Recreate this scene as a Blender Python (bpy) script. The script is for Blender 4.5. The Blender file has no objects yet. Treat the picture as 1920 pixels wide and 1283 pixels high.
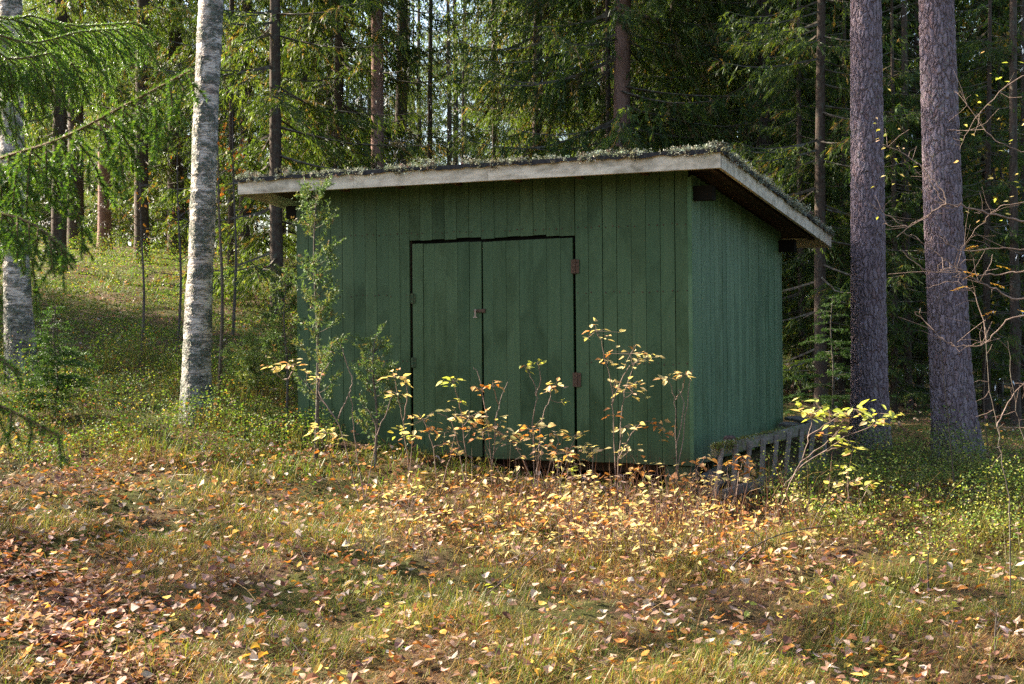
import bpy, bmesh, math, random
import numpy as np
from mathutils import Vector, Matrix

# ------------------------------------------------------------------ camera, sky, sun, exposure
SC = bpy.context.scene
COL = SC.collection
F_PX, CX, HY, CAM_Z = 2476.0, 960.0, 627.0, 1.6      # focal length (photo pixels), centre column, horizon row, eye height
cam = bpy.data.cameras.new('camera')
cam.sensor_width = 36.0
cam.lens = F_PX / 1920 * 36
cam.shift_y = -14.5 / 1920
cam.clip_start, cam.clip_end = 0.1, 900
cam.dof.use_dof = True
cam.dof.focus_distance = 10.6
cam.dof.aperture_fstop = 9.0
cam_ob = bpy.data.objects.new('camera', cam)
cam_ob.location = (0, 0, CAM_Z)
cam_ob.rotation_euler = (math.radians(90), 0, 0)
COL.objects.link(cam_ob)
SC.camera = cam_ob

SUN_DIR = Vector((-0.845, 0.42, 0.0)).normalized()     # towards the sun, on the ground plan: left and a little behind the shed
SUN_EL = math.radians(31)
sun_vec = Vector((SUN_DIR.x * math.cos(SUN_EL), SUN_DIR.y * math.cos(SUN_EL), math.sin(SUN_EL)))
world = bpy.data.worlds.new('World')
SC.world = world
world.use_nodes = True
wn = world.node_tree
wn.nodes.clear()
w_out = wn.nodes.new('ShaderNodeOutputWorld')
w_bg = wn.nodes.new('ShaderNodeBackground')
w_sky = wn.nodes.new('ShaderNodeTexSky')
w_sky.sky_type = 'NISHITA'
w_sky.sun_disc = False
w_sky.sun_elevation = SUN_EL
w_sky.sun_rotation = math.atan2(sun_vec.x, sun_vec.y)
w_sky.air_density, w_sky.dust_density, w_sky.ozone_density = 1.0, 2.0, 1.0
w_bg.inputs['Strength'].default_value = 0.085
wn.links.new(w_sky.outputs[0], w_bg.inputs['Color'])
wn.links.new(w_bg.outputs[0], w_out.inputs['Surface'])
sun = bpy.data.lights.new('sun', 'SUN')
sun.energy = 5.0
sun.angle = math.radians(0.5)
sun.color = (1.0, 0.90, 0.73)
sun_ob = bpy.data.objects.new('sun', sun)
sun_ob.rotation_euler = (-sun_vec).to_track_quat('-Z', 'Y').to_euler()
sun_ob.location = (-20, 12, 25)
COL.objects.link(sun_ob)
SC.view_settings.view_transform = 'Standard'
SC.view_settings.look = 'None'
SC.view_settings.exposure = 2.55
SC.view_settings.gamma = 1.0
SC.view_settings.use_curve_mapping = False
SC.render.engine = 'CYCLES'
cy = SC.cycles
cy.max_bounces, cy.diffuse_bounces, cy.glossy_bounces, cy.transmission_bounces = 6, 4, 2, 4
cy.use_denoising = False
cy.use_adaptive_sampling = False
cy.sample_clamp_indirect = 3.0

R = np.random.default_rng(7)
random.seed(7)

def P(px, py, d):
    return np.array([(px - CX) / F_PX * d, d, CAM_Z - (py - HY) / F_PX * d])

# ------------------------------------------------------------------ geometry helpers
class Geo:
    """numpy mesh collector: vertices, faces of 3 or 4 corners, a colour per vertex, a material per face"""
    def __init__(self):
        self.V, self.C, self.F, self.M, self.n = [], [], {3: [], 4: []}, {3: [], 4: []}, 0
    def add(self, V, F, col=(1, 1, 1), mat=0):
        V = np.asarray(V, float).reshape(-1, 3)
        F = np.asarray(F, int)
        c = np.asarray(col, float)
        if c.ndim == 1:
            c = np.tile(c, (len(V), 1))
        self.V.append(V); self.C.append(c)
        self.F[F.shape[1]].append(F + self.n)
        self.M[F.shape[1]].append(np.full(len(F), mat, int))
        self.n += len(V)
    def mesh(self, name, mats, smooth=False):
        me = bpy.data.meshes.new(name)
        V = np.concatenate(self.V) if self.V else np.zeros((0, 3))
        C = np.concatenate(self.C) if self.C else np.zeros((0, 3))
        loops, starts, totals, mi, off = [], [], [], [], 0
        for k in (3, 4):
            if self.F[k]:
                F = np.concatenate(self.F[k]); m = np.concatenate(self.M[k])
                loops.append(F.ravel()); starts.append(off + np.arange(len(F)) * k)
                totals.append(np.full(len(F), k)); mi.append(m); off += F.size
        me.vertices.add(len(V)); me.vertices.foreach_set('co', V.ravel())
        if loops:
            L = np.concatenate(loops); S = np.concatenate(starts); T = np.concatenate(totals)
            me.loops.add(len(L)); me.loops.foreach_set('vertex_index', L)
            me.polygons.add(len(S)); me.polygons.foreach_set('loop_start', S); me.polygons.foreach_set('loop_total', T)
            me.polygons.foreach_set('material_index', np.concatenate(mi))
            me.polygons.foreach_set('use_smooth', np.full(len(S), smooth))
        a = me.color_attributes.new('tint', 'FLOAT_COLOR', 'POINT')
        a.data.foreach_set('color', np.concatenate([C, np.ones((len(C), 1))], 1).ravel())
        for m in (mats if isinstance(mats, (list, tuple)) else [mats]):
            me.materials.append(m)
        me.update(calc_edges=True)
        me.validate()
        return me

def link(name, data, parent=None):
    o = bpy.data.objects.new(name, data)
    COL.objects.link(o)
    if parent is not None:
        o.parent = parent
    return o

def tag(o, label=None, cat=None, group=None, kind=None):
    if label: o['label'] = label
    if cat: o['category'] = cat
    if group: o['group'] = group
    if kind: o['kind'] = kind
    return o

def thing(name, label, cat, loc=(0, 0, 0), rz=0.0, group=None):
    o = link(name, None)
    o.location = loc; o.rotation_euler = (0, 0, rz)
    return tag(o, label, cat, group)

def norm(a):
    return a / np.maximum(np.linalg.norm(a, axis=-1, keepdims=True), 1e-9)

def tube(path, radii, seg=6, cap=True, squash=None):
    """tube along a polyline -> V, quads"""
    path = np.asarray(path, float); radii = np.broadcast_to(np.asarray(radii, float), (len(path),))
    tan = norm(np.gradient(path, axis=0))
    ref = np.array([0.0, 0, 1]) if abs(tan[0][2]) < 0.8 else np.array([1.0, 0, 0])
    a = norm(np.cross(tan, ref)); b = np.cross(tan, a)
    th = np.arange(seg) / seg * 2 * np.pi
    V = path[:, None] + radii[:, None, None] * (np.cos(th)[None, :, None] * a[:, None] + np.sin(th)[None, :, None] * b[:, None])
    n = len(path)
    i, j = np.meshgrid(np.arange(n - 1), np.arange(seg), indexing='ij')
    F = np.stack([i * seg + j, i * seg + (j + 1) % seg, (i + 1) * seg + (j + 1) % seg, (i + 1) * seg + j], -1).reshape(-1, 4)
    return V.reshape(-1, 3), F

def smooth_path(pts, n):
    pts = np.asarray(pts, float)
    if len(pts) == 2:
        t = np.linspace(0, 1, n)[:, None]
        return pts[0] * (1 - t) + pts[1] * t
    k = np.linspace(0, len(pts) - 1, n)
    out = []
    for s in k:
        i = min(int(s), len(pts) - 2); f = s - i
        p0 = pts[max(i - 1, 0)]; p1 = pts[i]; p2 = pts[i + 1]; p3 = pts[min(i + 2, len(pts) - 1)]
        out.append(0.5 * ((2 * p1) + (-p0 + p2) * f + (2 * p0 - 5 * p1 + 4 * p2 - p3) * f * f + (-p0 + 3 * p1 - 3 * p2 + p3) * f ** 3))
    return np.array(out)

def rhombs(P0, D, L, W, rng, up=None, upw=0.0):
    """many slim four-cornered leaf / twig faces: base, side, tip, side"""
    n = len(P0)
    D = norm(D)
    r = rng.normal(size=(n, 3))
    if up is not None:
        r = r * (1 - upw) + np.cross(D, up) * upw * 2
    s = norm(np.cross(D, np.cross(r, D)) if up is not None else np.cross(D, r))
    L = np.asarray(L)[:, None]; W = np.asarray(W)[:, None]
    V = np.stack([P0, P0 + D * L * 0.42 + s * W * 0.5, P0 + D * L, P0 + D * L * 0.42 - s * W * 0.5], 1)
    return V.reshape(-1, 3), np.arange(n * 4).reshape(n, 4)

def rep_col(c, k):
    return np.repeat(c, k, axis=0)

def pick(rng, palette, weights, n, var=0.18):
    pal = np.array(palette, float); w = np.array(weights, float); w /= w.sum()
    c = pal[rng.choice(len(pal), n, p=w)]
    return np.clip(c * (1 + rng.normal(0, var, (n, 1))) * (1 + rng.normal(0, var * 0.3, (n, 3))), 0.004, 0.95)

# ------------------------------------------------------------------ materials
class NT:
    def __init__(self, name):
        self.m = bpy.data.materials.new(name); self.m.use_nodes = True
        self.t = self.m.node_tree; self.t.nodes.clear()
        self.out = self.t.nodes.new('ShaderNodeOutputMaterial')
    def n(self, typ, **kw):
        nd = self.t.nodes.new(typ)
        for k, v in kw.items():
            if k.startswith('in_'):
                nd.inputs[int(k[3:]) if k[3:].isdigit() else k[3:].replace('_', ' ')].default_value = v
            else:
                setattr(nd, k, v)
        return nd
    def l(self, a, b): self.t.links.new(a, b)
    def mix(self, fac, a, b, blend='MIX'):
        nd = self.n('ShaderNodeMix', data_type='RGBA', blend_type=blend)
        for sock, v in ((nd.inputs[0], fac), (nd.inputs[6], a), (nd.inputs[7], b)):
            if hasattr(v, 'links'): self.l(v, sock)
            elif isinstance(v, (int, float)): sock.default_value = v
            else: sock.default_value = (*v, 1) if len(v) == 3 else v
        return nd.outputs[2]
    def math(self, op, a, b=0.0, clamp=False):
        nd = self.n('ShaderNodeMath', operation=op, use_clamp=clamp)
        for sock, v in ((nd.inputs[0], a), (nd.inputs[1], b)):
            if hasattr(v, 'links'): self.l(v, sock)
            else: sock.default_value = v
        return nd.outputs[0]
    def ramp(self, fac, stops):
        nd = self.n('ShaderNodeValToRGB')
        e = nd.color_ramp.elements
        while len(e) < len(stops): e.new(0.5)
        for el, (p, c) in zip(e, stops):
            el.position = p; el.color = (*c, 1) if len(c) == 3 else c
        self.l(fac, nd.inputs[0])
        return nd.outputs[0]
    def coords(self, scale=(1, 1, 1), kind='pos', offset=None):
        if kind == 'pos': src = self.n('ShaderNodeNewGeometry').outputs['Position']
        else: src = self.n('ShaderNodeTexCoord').outputs['Object']
        if offset is not None:
            va = self.n('ShaderNodeVectorMath', operation='ADD'); self.l(src, va.inputs[0]); self.l(offset, va.inputs[1]); src = va.outputs[0]
        mp = self.n('ShaderNodeMapping'); mp.inputs['Scale'].default_value = scale
        self.l(src, mp.inputs['Vector'])
        return mp.outputs[0]
    def noise(self, vec, scale=5, detail=4, rough=0.6, dist=0.0):
        nd = self.n('ShaderNodeTexNoise'); nd.inputs['Scale'].default_value = scale
        nd.inputs['Detail'].default_value = detail; nd.inputs['Roughness'].default_value = rough; nd.inputs['Distortion'].default_value = dist
        self.l(vec, nd.inputs['Vector'])
        return nd.outputs[0]
    def voro(self, vec, scale=5, feature='F1', rnd=1.0):
        nd = self.n('ShaderNodeTexVoronoi', feature=feature); nd.inputs['Scale'].default_value = scale; nd.inputs['Randomness'].default_value = rnd
        self.l(vec, nd.inputs['Vector'])
        return nd
    def bump(self, h, strength=0.4, dist=0.01):
        nd = self.n('ShaderNodeBump'); nd.inputs['Strength'].default_value = strength; nd.inputs['Distance'].default_value = dist
        self.l(h, nd.inputs['Height'])
        return nd.outputs[0]
    def princ(self, col, rough=0.8, spec=0.3, normal=None, metal=0.0):
        p = self.n('ShaderNodeBsdfPrincipled')
        if hasattr(col, 'links'): self.l(col, p.inputs['Base Color'])
        else: p.inputs['Base Color'].default_value = (*col, 1)
        if hasattr(rough, 'links'): self.l(rough, p.inputs['Roughness'])
        else: p.inputs['Roughness'].default_value = rough
        p.inputs['Specular IOR Level'].default_value = spec
        p.inputs['Metallic'].default_value = metal
        if normal is not None: self.l(normal, p.inputs['Normal'])
        return p.outputs[0]
    def done(self, shader):
        self.l(shader, self.out.inputs['Surface'])
        return self.m

def rnd_off(k):
    r = k.n('ShaderNodeObjectInfo').outputs['Random']
    m = k.n('ShaderNodeMath', operation='MULTIPLY'); k.l(r, m.inputs[0]); m.inputs[1].default_value = 37.0
    cb = k.n('ShaderNodeCombineXYZ')
    for i in range(3): k.l(m.outputs[0], cb.inputs[i])
    return cb.outputs[0], r

def mat_leafy(name, trans=0.4, tcol=(1.25, 1.25, 0.7), rough=0.5, spec=0.25, obj_rnd=None):
    """thin foliage: diffuse + light passing through; colour from the tint attribute or, for single leaves, by object"""
    k = NT(name)
    if obj_rnd is None:
        c = k.n('ShaderNodeAttribute', attribute_name='tint').outputs['Color']
    else:
        r = k.n('ShaderNodeObjectInfo').outputs['Random']
        c = k.ramp(r, obj_rnd)
        v = k.coords((1, 1, 1), 'obj')
        spots = k.noise(v, 60, 3, 0.7)
        c = k.mix(k.ramp(spots, [(0.55, (0, 0, 0)), (0.72, (0.6, 0.6, 0.6))]), c, (0.30, 0.13, 0.035))
        a = k.n('ShaderNodeAttribute', attribute_name='tint').outputs['Color']
        c = k.mix(1.0, c, a, 'MULTIPLY')
    tc = k.mix(1.0, c, tcol, 'MULTIPLY')
    b = k.princ(c, rough, spec)
    t = k.n('ShaderNodeBsdfTranslucent'); k.l(tc, t.inputs['Color'])
    ms = k.n('ShaderNodeMixShader'); ms.inputs[0].default_value = trans
    k.l(b, ms.inputs[1]); k.l(t.outputs[0], ms.inputs[2])
    return k.done(ms.outputs[0])

def mat_bark(name, c1, c2, scale=(6, 6, 2), bump=0.5, lichen=None):
    k = NT(name)
    v = k.coords(scale, 'obj')
    f = k.noise(v, 5, 6, 0.7, 0.4)
    c = k.ramp(f, [(0.3, c1), (0.7, c2)])
    if lichen:
        l = k.noise(k.coords((1, 1, 1), 'obj'), 14, 5, 0.7)
        c = k.mix(k.ramp(l, [(0.52, (0, 0, 0)), (0.68, (0.9, 0.9, 0.9))]), c, lichen)
    return k.done(k.princ(c, 0.9, 0.15, k.bump(f, bump, 0.02)))

def mat_paint(name, base, dark, pale):
    k = NT(name)
    off, r = rnd_off(k)
    vs = k.coords((42, 42, 1.1), 'pos', off)
    streak = k.noise(vs, 1.0, 5, 0.65)
    blot = k.noise(k.coords((3.2, 3.2, 1.5), 'pos', off), 1.0, 5, 0.65, 0.6)
    fine = k.noise(k.coords((1, 1, 1), 'pos'), 240, 2, 0.5)
    c = k.mix(k.ramp(streak, [(0.35, (0, 0, 0)), (0.75, (0.75, 0.75, 0.75))]), base, pale)
    c = k.mix(k.ramp(blot, [(0.46, (0, 0, 0)), (0.68, (0.95, 0.95, 0.95))]), c, dark)
    # damp green bloom and splashed soil on the lowest 40 cm, paler bands where the nails run
    zc = k.n('ShaderNodeSeparateXYZ'); k.l(k.coords(), zc.inputs[0])
    spl = k.noise(k.coords((9, 9, 4)), 1.0, 5, 0.7)
    lowm = k.ramp(k.math('ADD', zc.outputs[2], k.math('MULTIPLY', spl, 0.55)), [(0.80, (0.75, 0.75, 0.75)), (1.0, (0, 0, 0))])
    c = k.mix(lowm, c, (0.036, 0.050, 0.020))
    hsv = k.n('ShaderNodeHueSaturation')
    k.l(c, hsv.inputs['Color'])
    k.l(k.math('ADD', k.math('MULTIPLY', r, 0.20), 0.90), hsv.inputs['Value'])
    k.l(k.math('ADD', k.math('MULTIPLY', r, -0.022), 0.511), hsv.inputs['Hue'])
    c = k.mix(k.ramp(fine, [(0.64, (0, 0, 0)), (0.75, (0.6, 0.6, 0.6))]), hsv.outputs[0], (0.035, 0.05, 0.03))
    h = k.math('ADD', k.math('MULTIPLY', streak, 0.8), k.math('MULTIPLY', fine, 0.2))
    return k.done(k.princ(c, 0.62, 0.3, k.bump(h, 0.35, 0.006)))

def mat_wood(name, c1, c2, stain=(0.05, 0.045, 0.04), grain=(3, 40, 40), stain_amt=(0.55, 0.75), lichen=None, axis_obj=True):
    k = NT(name)
    off, r = rnd_off(k)
    v = k.coords(grain, 'obj' if axis_obj else 'pos', off)
    g = k.noise(v, 1.0, 5, 0.65, 0.5)
    c = k.ramp(g, [(0.3, c1), (0.7, c2)])
    s = k.noise(k.coords((4, 9, 9), 'pos', off), 1.2, 6, 0.7, 0.3)
    c = k.mix(k.ramp(s, [(stain_amt[0], (0, 0, 0)), (stain_amt[1], (0.85, 0.85, 0.85))]), c, stain)
    kn = k.voro(k.coords((2.2, 9, 9), 'obj', off), 1.0)
    c = k.mix(k.ramp(kn.outputs['Distance'], [(0.06, (0.75, 0.75, 0.75)), (0.13, (0, 0, 0))]), c, (c1[0] * 0.5, c1[1] * 0.4, c1[2] * 0.35))
    if lichen:
        l = k.noise(k.coords((1, 1, 1), 'pos'), 26, 5, 0.75)
        c = k.mix(k.ramp(l, [(0.5, (0, 0, 0)), (0.62, (1, 1, 1))]), c, lichen)
    return k.done(k.princ(c, 0.85, 0.2, k.bump(g, 0.5, 0.004)))

M = {}
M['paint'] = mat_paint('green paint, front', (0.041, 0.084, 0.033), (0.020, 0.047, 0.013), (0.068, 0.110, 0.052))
M['paint_side'] = mat_paint('green paint, weathered side', (0.060, 0.128, 0.056), (0.032, 0.080, 0.026), (0.130, 0.205, 0.112))  # paler and more streaked green than the front boards
M['fascia'] = mat_wood('weathered pale fascia', (0.50, 0.42, 0.325), (0.68, 0.61, 0.51), (0.13, 0.115, 0.08), (2, 26, 26), (0.45, 0.75))
M['raw'] = mat_wood('brown sawn wood', (0.030, 0.019, 0.014), (0.075, 0.046, 0.030))
M['grey_wood'] = mat_wood('grey weathered wood', (0.125, 0.10, 0.085), (0.27, 0.225, 0.19), (0.07, 0.06, 0.05), (30, 30, 3))
M['mossy_wood'] = mat_wood('mossy wood', (0.13, 0.105, 0.085), (0.27, 0.235, 0.20), (0.06, 0.05, 0.04), (3, 30, 30), (0.5, 0.7), lichen=(0.13, 0.15, 0.05))
k = NT('near-black wood'); M['dark'] = k.done(k.princ((0.012, 0.011, 0.010), 0.95, 0.1))  # near-black wood; on the beams it also carries the eave shade
k = NT('roofing felt'); M['felt'] = k.done(k.princ(k.ramp(k.noise(k.coords(), 40, 4, 0.7), [(0.3, (0.012, 0.012, 0.015)), (0.7, (0.045, 0.043, 0.045))]), 0.9, 0.2))
k = NT('rust'); rf = k.noise(k.coords(), 90, 5, 0.7)
M['rust'] = k.done(k.princ(k.ramp(rf, [(0.3, (0.045, 0.026, 0.018)), (0.55, (0.085, 0.048, 0.030)), (0.75, (0.14, 0.09, 0.06))]), 0.8, 0.3, k.bump(rf, 0.4, 0.003)))
k = NT('rust under green paint'); rf = k.noise(k.coords(), 60, 5, 0.7)
M['rust_green'] = k.done(k.princ(k.ramp(rf, [(0.4, (0.035, 0.085, 0.042)), (0.6, (0.07, 0.065, 0.03)), (0.8, (0.11, 0.05, 0.03))]), 0.8, 0.3))
M['needle'] = mat_leafy('spruce needles', 0.48, (1.9, 1.75, 0.55), 0.5, 0.3)
M['needle_near'] = mat_leafy('spruce needles near', 0.40, (1.5, 1.6, 0.55), 0.42, 0.4)
M['juniper'] = mat_leafy('juniper needles', 0.3, (1.3, 1.3, 0.7), 0.6, 0.2)
M['berry'] = mat_leafy('ground cover leaves', 0.4, (1.4, 1.35, 0.6), 0.6, 0.2)
M['grass'] = mat_leafy('grass blades', 0.4, (1.3, 1.3, 0.6), 0.5, 0.3)
M['litter'] = mat_leafy('fallen leaves', 0.22, (1.3, 1.0, 0.5), 0.8, 0.12)
M['lichen'] = mat_leafy('lichen tufts', 0.15, (1, 1, 1), 0.9, 0.1)
YEL = [(0.0, (0.66, 0.55, 0.20)), (0.25, (0.66, 0.54, 0.27)), (0.45, (0.62, 0.50, 0.24)), (0.62, (0.60, 0.56, 0.20)), (0.78, (0.58, 0.40, 0.24)), (0.9, (0.55, 0.36, 0.25)), (1.0, (0.46, 0.22, 0.08))]
M['leaf_y'] = mat_leafy('pale yellow autumn leaf', 0.42, (1.15, 1.1, 0.7), 0.7, 0.2, YEL)
M['leaf_g'] = mat_leafy('yellow green autumn leaf', 0.45, (1.2, 1.2, 0.6), 0.45, 0.35, [(0, (0.42, 0.50, 0.10)), (0.5, (0.52, 0.54, 0.13)), (0.8, (0.62, 0.52, 0.12)), (1, (0.38, 0.46, 0.11))])
M['leaf_o'] = mat_leafy('orange brown autumn leaf', 0.42, (1.2, 1.0, 0.5), 0.5, 0.3, [(0, (0.46, 0.17, 0.035)), (0.5, (0.50, 0.25, 0.12)), (1, (0.50, 0.32, 0.10))])
M['leaf_rowan'] = mat_leafy('orange rowan leaflets', 0.45, (1.2, 1.0, 0.5), 0.5, 0.3)
FALL = [(0.0, (0.30, 0.17, 0.11)), (0.2, (0.42, 0.26, 0.17)), (0.38, (0.50, 0.36, 0.27)), (0.52, (0.21, 0.10, 0.06)), (0.66, (0.46, 0.21, 0.05)), (0.8, (0.52, 0.30, 0.08)), (0.92, (0.36, 0.15, 0.05)), (1.0, (0.50, 0.40, 0.33))]
M['leaf_f'] = mat_leafy('single fallen leaf', 0.2, (1.2, 1.0, 0.5), 0.75, 0.15, FALL)
k = NT('twig bark'); M['twig'] = k.done(k.princ(k.ramp(k.noise(k.coords(), 60, 3, 0.6), [(0.3, (0.12, 0.075, 0.055)), (0.7, (0.27, 0.19, 0.155))]), 0.75, 0.25))
k = NT('dark twig'); M['dark_twig'] = k.done(k.princ(k.ramp(k.noise(k.coords(), 40, 3, 0.6), [(0.3, (0.045, 0.032, 0.024)), (0.7, (0.12, 0.10, 0.085))]), 0.85, 0.2))
k = NT('brown spruce twig'); M['brown_twig'] = k.done(k.princ(k.ramp(k.noise(k.coords(), 50, 3, 0.6), [(0.3, (0.10, 0.055, 0.03)), (0.7, (0.20, 0.12, 0.06))]), 0.85, 0.2))
k = NT('dead twig with lichen'); M['dead'] = k.done(k.princ(k.ramp(k.noise(k.coords(), 16, 4, 0.7), [(0.35, (0.06, 0.045, 0.035)), (0.55, (0.12, 0.10, 0.08)), (0.7, (0.20, 0.22, 0.17))]), 0.9, 0.15))
M['bark_spruce'] = mat_bark('spruce bark', (0.035, 0.024, 0.019), (0.115, 0.080, 0.062), (7, 7, 2.2), 0.6, lichen=(0.10, 0.105, 0.08))
M['bark_red'] = mat_bark('reddish bark', (0.13, 0.075, 0.06), (0.30, 0.18, 0.145), (6, 6, 1.6), 0.6)

def mat_pine():
    k = NT('pine plate bark')
    base = k.n('ShaderNodeTexCoord').outputs['Object']
    wob = k.n('ShaderNodeTexNoise'); wob.inputs['Scale'].default_value = 11; wob.inputs['Detail'].default_value = 3
    k.l(base, wob.inputs['Vector'])
    sc = k.n('ShaderNodeVectorMath', operation='SCALE'); sc.inputs['Scale'].default_value = 0.075
    k.l(wob.outputs['Color'], sc.inputs[0])
    ad = k.n('ShaderNodeVectorMath', operation='ADD'); k.l(base, ad.inputs[0]); k.l(sc.outputs[0], ad.inputs[1])
    mp = k.n('ShaderNodeMapping'); mp.inputs['Scale'].default_value = (1, 1, 0.27); k.l(ad.outputs[0], mp.inputs[0])
    e1 = k.voro(mp.outputs[0], 31, 'DISTANCE_TO_EDGE').outputs['Distance']
    cell = k.voro(mp.outputs[0], 31, 'F1').outputs['Color']
    e2 = k.voro(mp.outputs[0], 75, 'DISTANCE_TO_EDGE').outputs['Distance']
    fn = k.noise(k.coords((1, 1, 0.6), 'obj'), 55, 5, 0.75)
    plate = k.ramp(e1, [(0.0, (0, 0, 0)), (0.16, (0.75, 0.75, 0.75)), (0.5, (1, 1, 1))])
    p2 = k.ramp(e2, [(0.0, (0.0, 0.0, 0.0)), (0.2, (1, 1, 1))])
    h = k.math('ADD', k.math('MULTIPLY', plate, 0.75), k.math('ADD', k.math('MULTIPLY', p2, 0.08), k.math('MULTIPLY', fn, 0.14)))
    cv = k.n('ShaderNodeSeparateColor'); k.l(cell, cv.inputs[0])
    tone = k.ramp(cv.outputs[0], [(0.0, (0.145, 0.092, 0.098)), (0.45, (0.215, 0.150, 0.162)), (0.8, (0.26, 0.198, 0.218)), (1.0, (0.19, 0.10, 0.092))])
    c = k.mix(k.math('MULTIPLY', fn, 0.55), tone, (0.29, 0.24, 0.27))
    c = k.mix(k.math('MULTIPLY', k.ramp(e1, [(0.0, (0.9, 0.9, 0.9)), (0.09, (0, 0, 0))]), k.ramp(fn, [(0.35, (1, 1, 1)), (0.62, (0.15, 0.15, 0.15))])), c, (0.060, 0.042, 0.038))
    li = k.noise(k.coords((1, 1, 0.5), 'obj'), 30, 5, 0.8)
    big = k.noise(k.coords((1, 1, 0.3), 'obj'), 2.2, 3, 0.6)
    gm = k.math('MULTIPLY', k.ramp(li, [(0.56, (0, 0, 0)), (0.66, (1, 1, 1))]), k.ramp(big, [(0.45, (0, 0, 0)), (0.62, (0.8, 0.8, 0.8))]))
    c = k.mix(gm, c, (0.29, 0.33, 0.25))
    z = k.n('ShaderNodeSeparateXYZ'); k.l(base, z.inputs[0])
    low = k.ramp(k.math('ADD', k.math('MULTIPLY', z.outputs[2], 1.6), k.math('MULTIPLY', big, 0.5)), [(0.30, (0.75, 0.75, 0.75)), (0.85, (0, 0, 0))])
    c = k.mix(k.math('MULTIPLY', low, fn), c, (0.10, 0.12, 0.06))
    s = k.princ(c, 0.9, 0.15, k.bump(h, 0.5, 0.012))
    d = k.n('ShaderNodeDisplacement'); d.inputs['Scale'].default_value = 0.024; d.inputs['Midlevel'].default_value = 0.7
    k.l(h, d.inputs['Height']); k.l(d.outputs[0], k.out.inputs['Displacement'])
    k.m.displacement_method = 'BOTH'
    return k.done(s)
M['bark_pine'] = mat_pine()

def mat_birch(name, dark_amt=0.0):
    k = NT(name)
    base = k.n('ShaderNodeTexCoord').outputs['Object']
    hv = k.coords((9, 9, 60), 'obj')
    lent = k.noise(hv, 1.0, 4, 0.65, 0.2)
    wide = k.noise(k.coords((4, 4, 17), 'obj'), 1.0, 5, 0.7, 0.6)
    li = k.noise(k.coords((1, 1, 1), 'obj'), 38, 5, 0.8)
    patch = k.noise(k.coords((1, 1, 1.6), 'obj'), 5.5, 4, 0.65)
    c = k.ramp(k.noise(k.coords((3, 3, 9), 'obj'), 1.0, 4, 0.6), [(0.3, (0.46, 0.35, 0.29)), (0.55, (0.60, 0.53, 0.47)), (0.75, (0.52, 0.42, 0.35))])
    c = k.mix(k.ramp(lent, [(0.50, (0, 0, 0)), (0.60, (0.9, 0.9, 0.9))]), c, (0.12, 0.09, 0.08))
    gm = k.math('MULTIPLY', k.ramp(li, [(0.40, (0, 0, 0)), (0.54, (1, 1, 1))]), k.ramp(patch, [(0.43, (0.08, 0.08, 0.08)), (0.55, (1, 1, 1))]))
    c = k.mix(gm, c, (0.115, 0.135, 0.10))
    c = k.mix(k.ramp(wide, [(0.60, (0, 0, 0)), (0.68, (0.9, 0.9, 0.9))]), c, (0.06, 0.05, 0.045))
    z = k.n('ShaderNodeSeparateXYZ'); k.l(base, z.inputs[0])
    vz = k.noise(k.coords((14, 14, 5), 'obj'), 1.0, 5, 0.75)
    low = k.ramp(k.math('ADD', k.math('MULTIPLY', z.outputs[2], 0.9 - dark_amt), k.math('MULTIPLY', patch, 0.55)), [(0.32, (1, 1, 1)), (0.75, (0, 0, 0))])
    basec = k.ramp(vz, [(0.38, (0.028, 0.025, 0.024)), (0.52, (0.12, 0.12, 0.10)), (0.62, (0.26, 0.29, 0.24))])
    c = k.mix(low, c, basec)
    h = k.math('ADD', k.math('MULTIPLY', gm, 0.5), k.math('SUBTRACT', k.math('MULTIPLY', li, 0.3), k.math('MULTIPLY', lent, 0.3)))
    h = k.math('ADD', h, k.math('MULTIPLY', low, vz))
    s = k.princ(c, 0.75, 0.25, k.bump(h, 0.55, 0.012))
    d = k.n('ShaderNodeDisplacement'); d.inputs['Scale'].default_value = 0.02; d.inputs['Midlevel'].default_value = 0.4
    k.l(h, d.inputs['Height']); k.l(d.outputs[0], k.out.inputs['Displacement'])
    k.m.displacement_method = 'BOTH'
    return k.done(s)
M['bark_birch'] = mat_birch('birch bark')
M['bark_birch_dark'] = mat_birch('birch bark, dark foot', 0.35)

def mat_ground():
    k = NT('forest floor')
    v = k.coords()
    a = k.noise(v, 1.3, 5, 0.65); b = k.noise(v, 26, 5, 0.75); c3 = k.noise(v, 120, 3, 0.7)
    soil = k.ramp(b, [(0.3, (0.035, 0.022, 0.014)), (0.5, (0.10, 0.058, 0.034)), (0.7, (0.19, 0.115, 0.065))])
    moss = k.ramp(c3, [(0.3, (0.025, 0.035, 0.008)), (0.6, (0.075, 0.085, 0.018)), (0.8, (0.16, 0.14, 0.035))])
    c = k.mix(k.ramp(a, [(0.42, (0, 0, 0)), (0.56, (0.9, 0.9, 0.9))]), soil, moss)
    return k.done(k.princ(c, 0.95, 0.1, k.bump(k.math('ADD', b, c3), 0.8, 0.03)))
M['ground'] = mat_ground()

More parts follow.
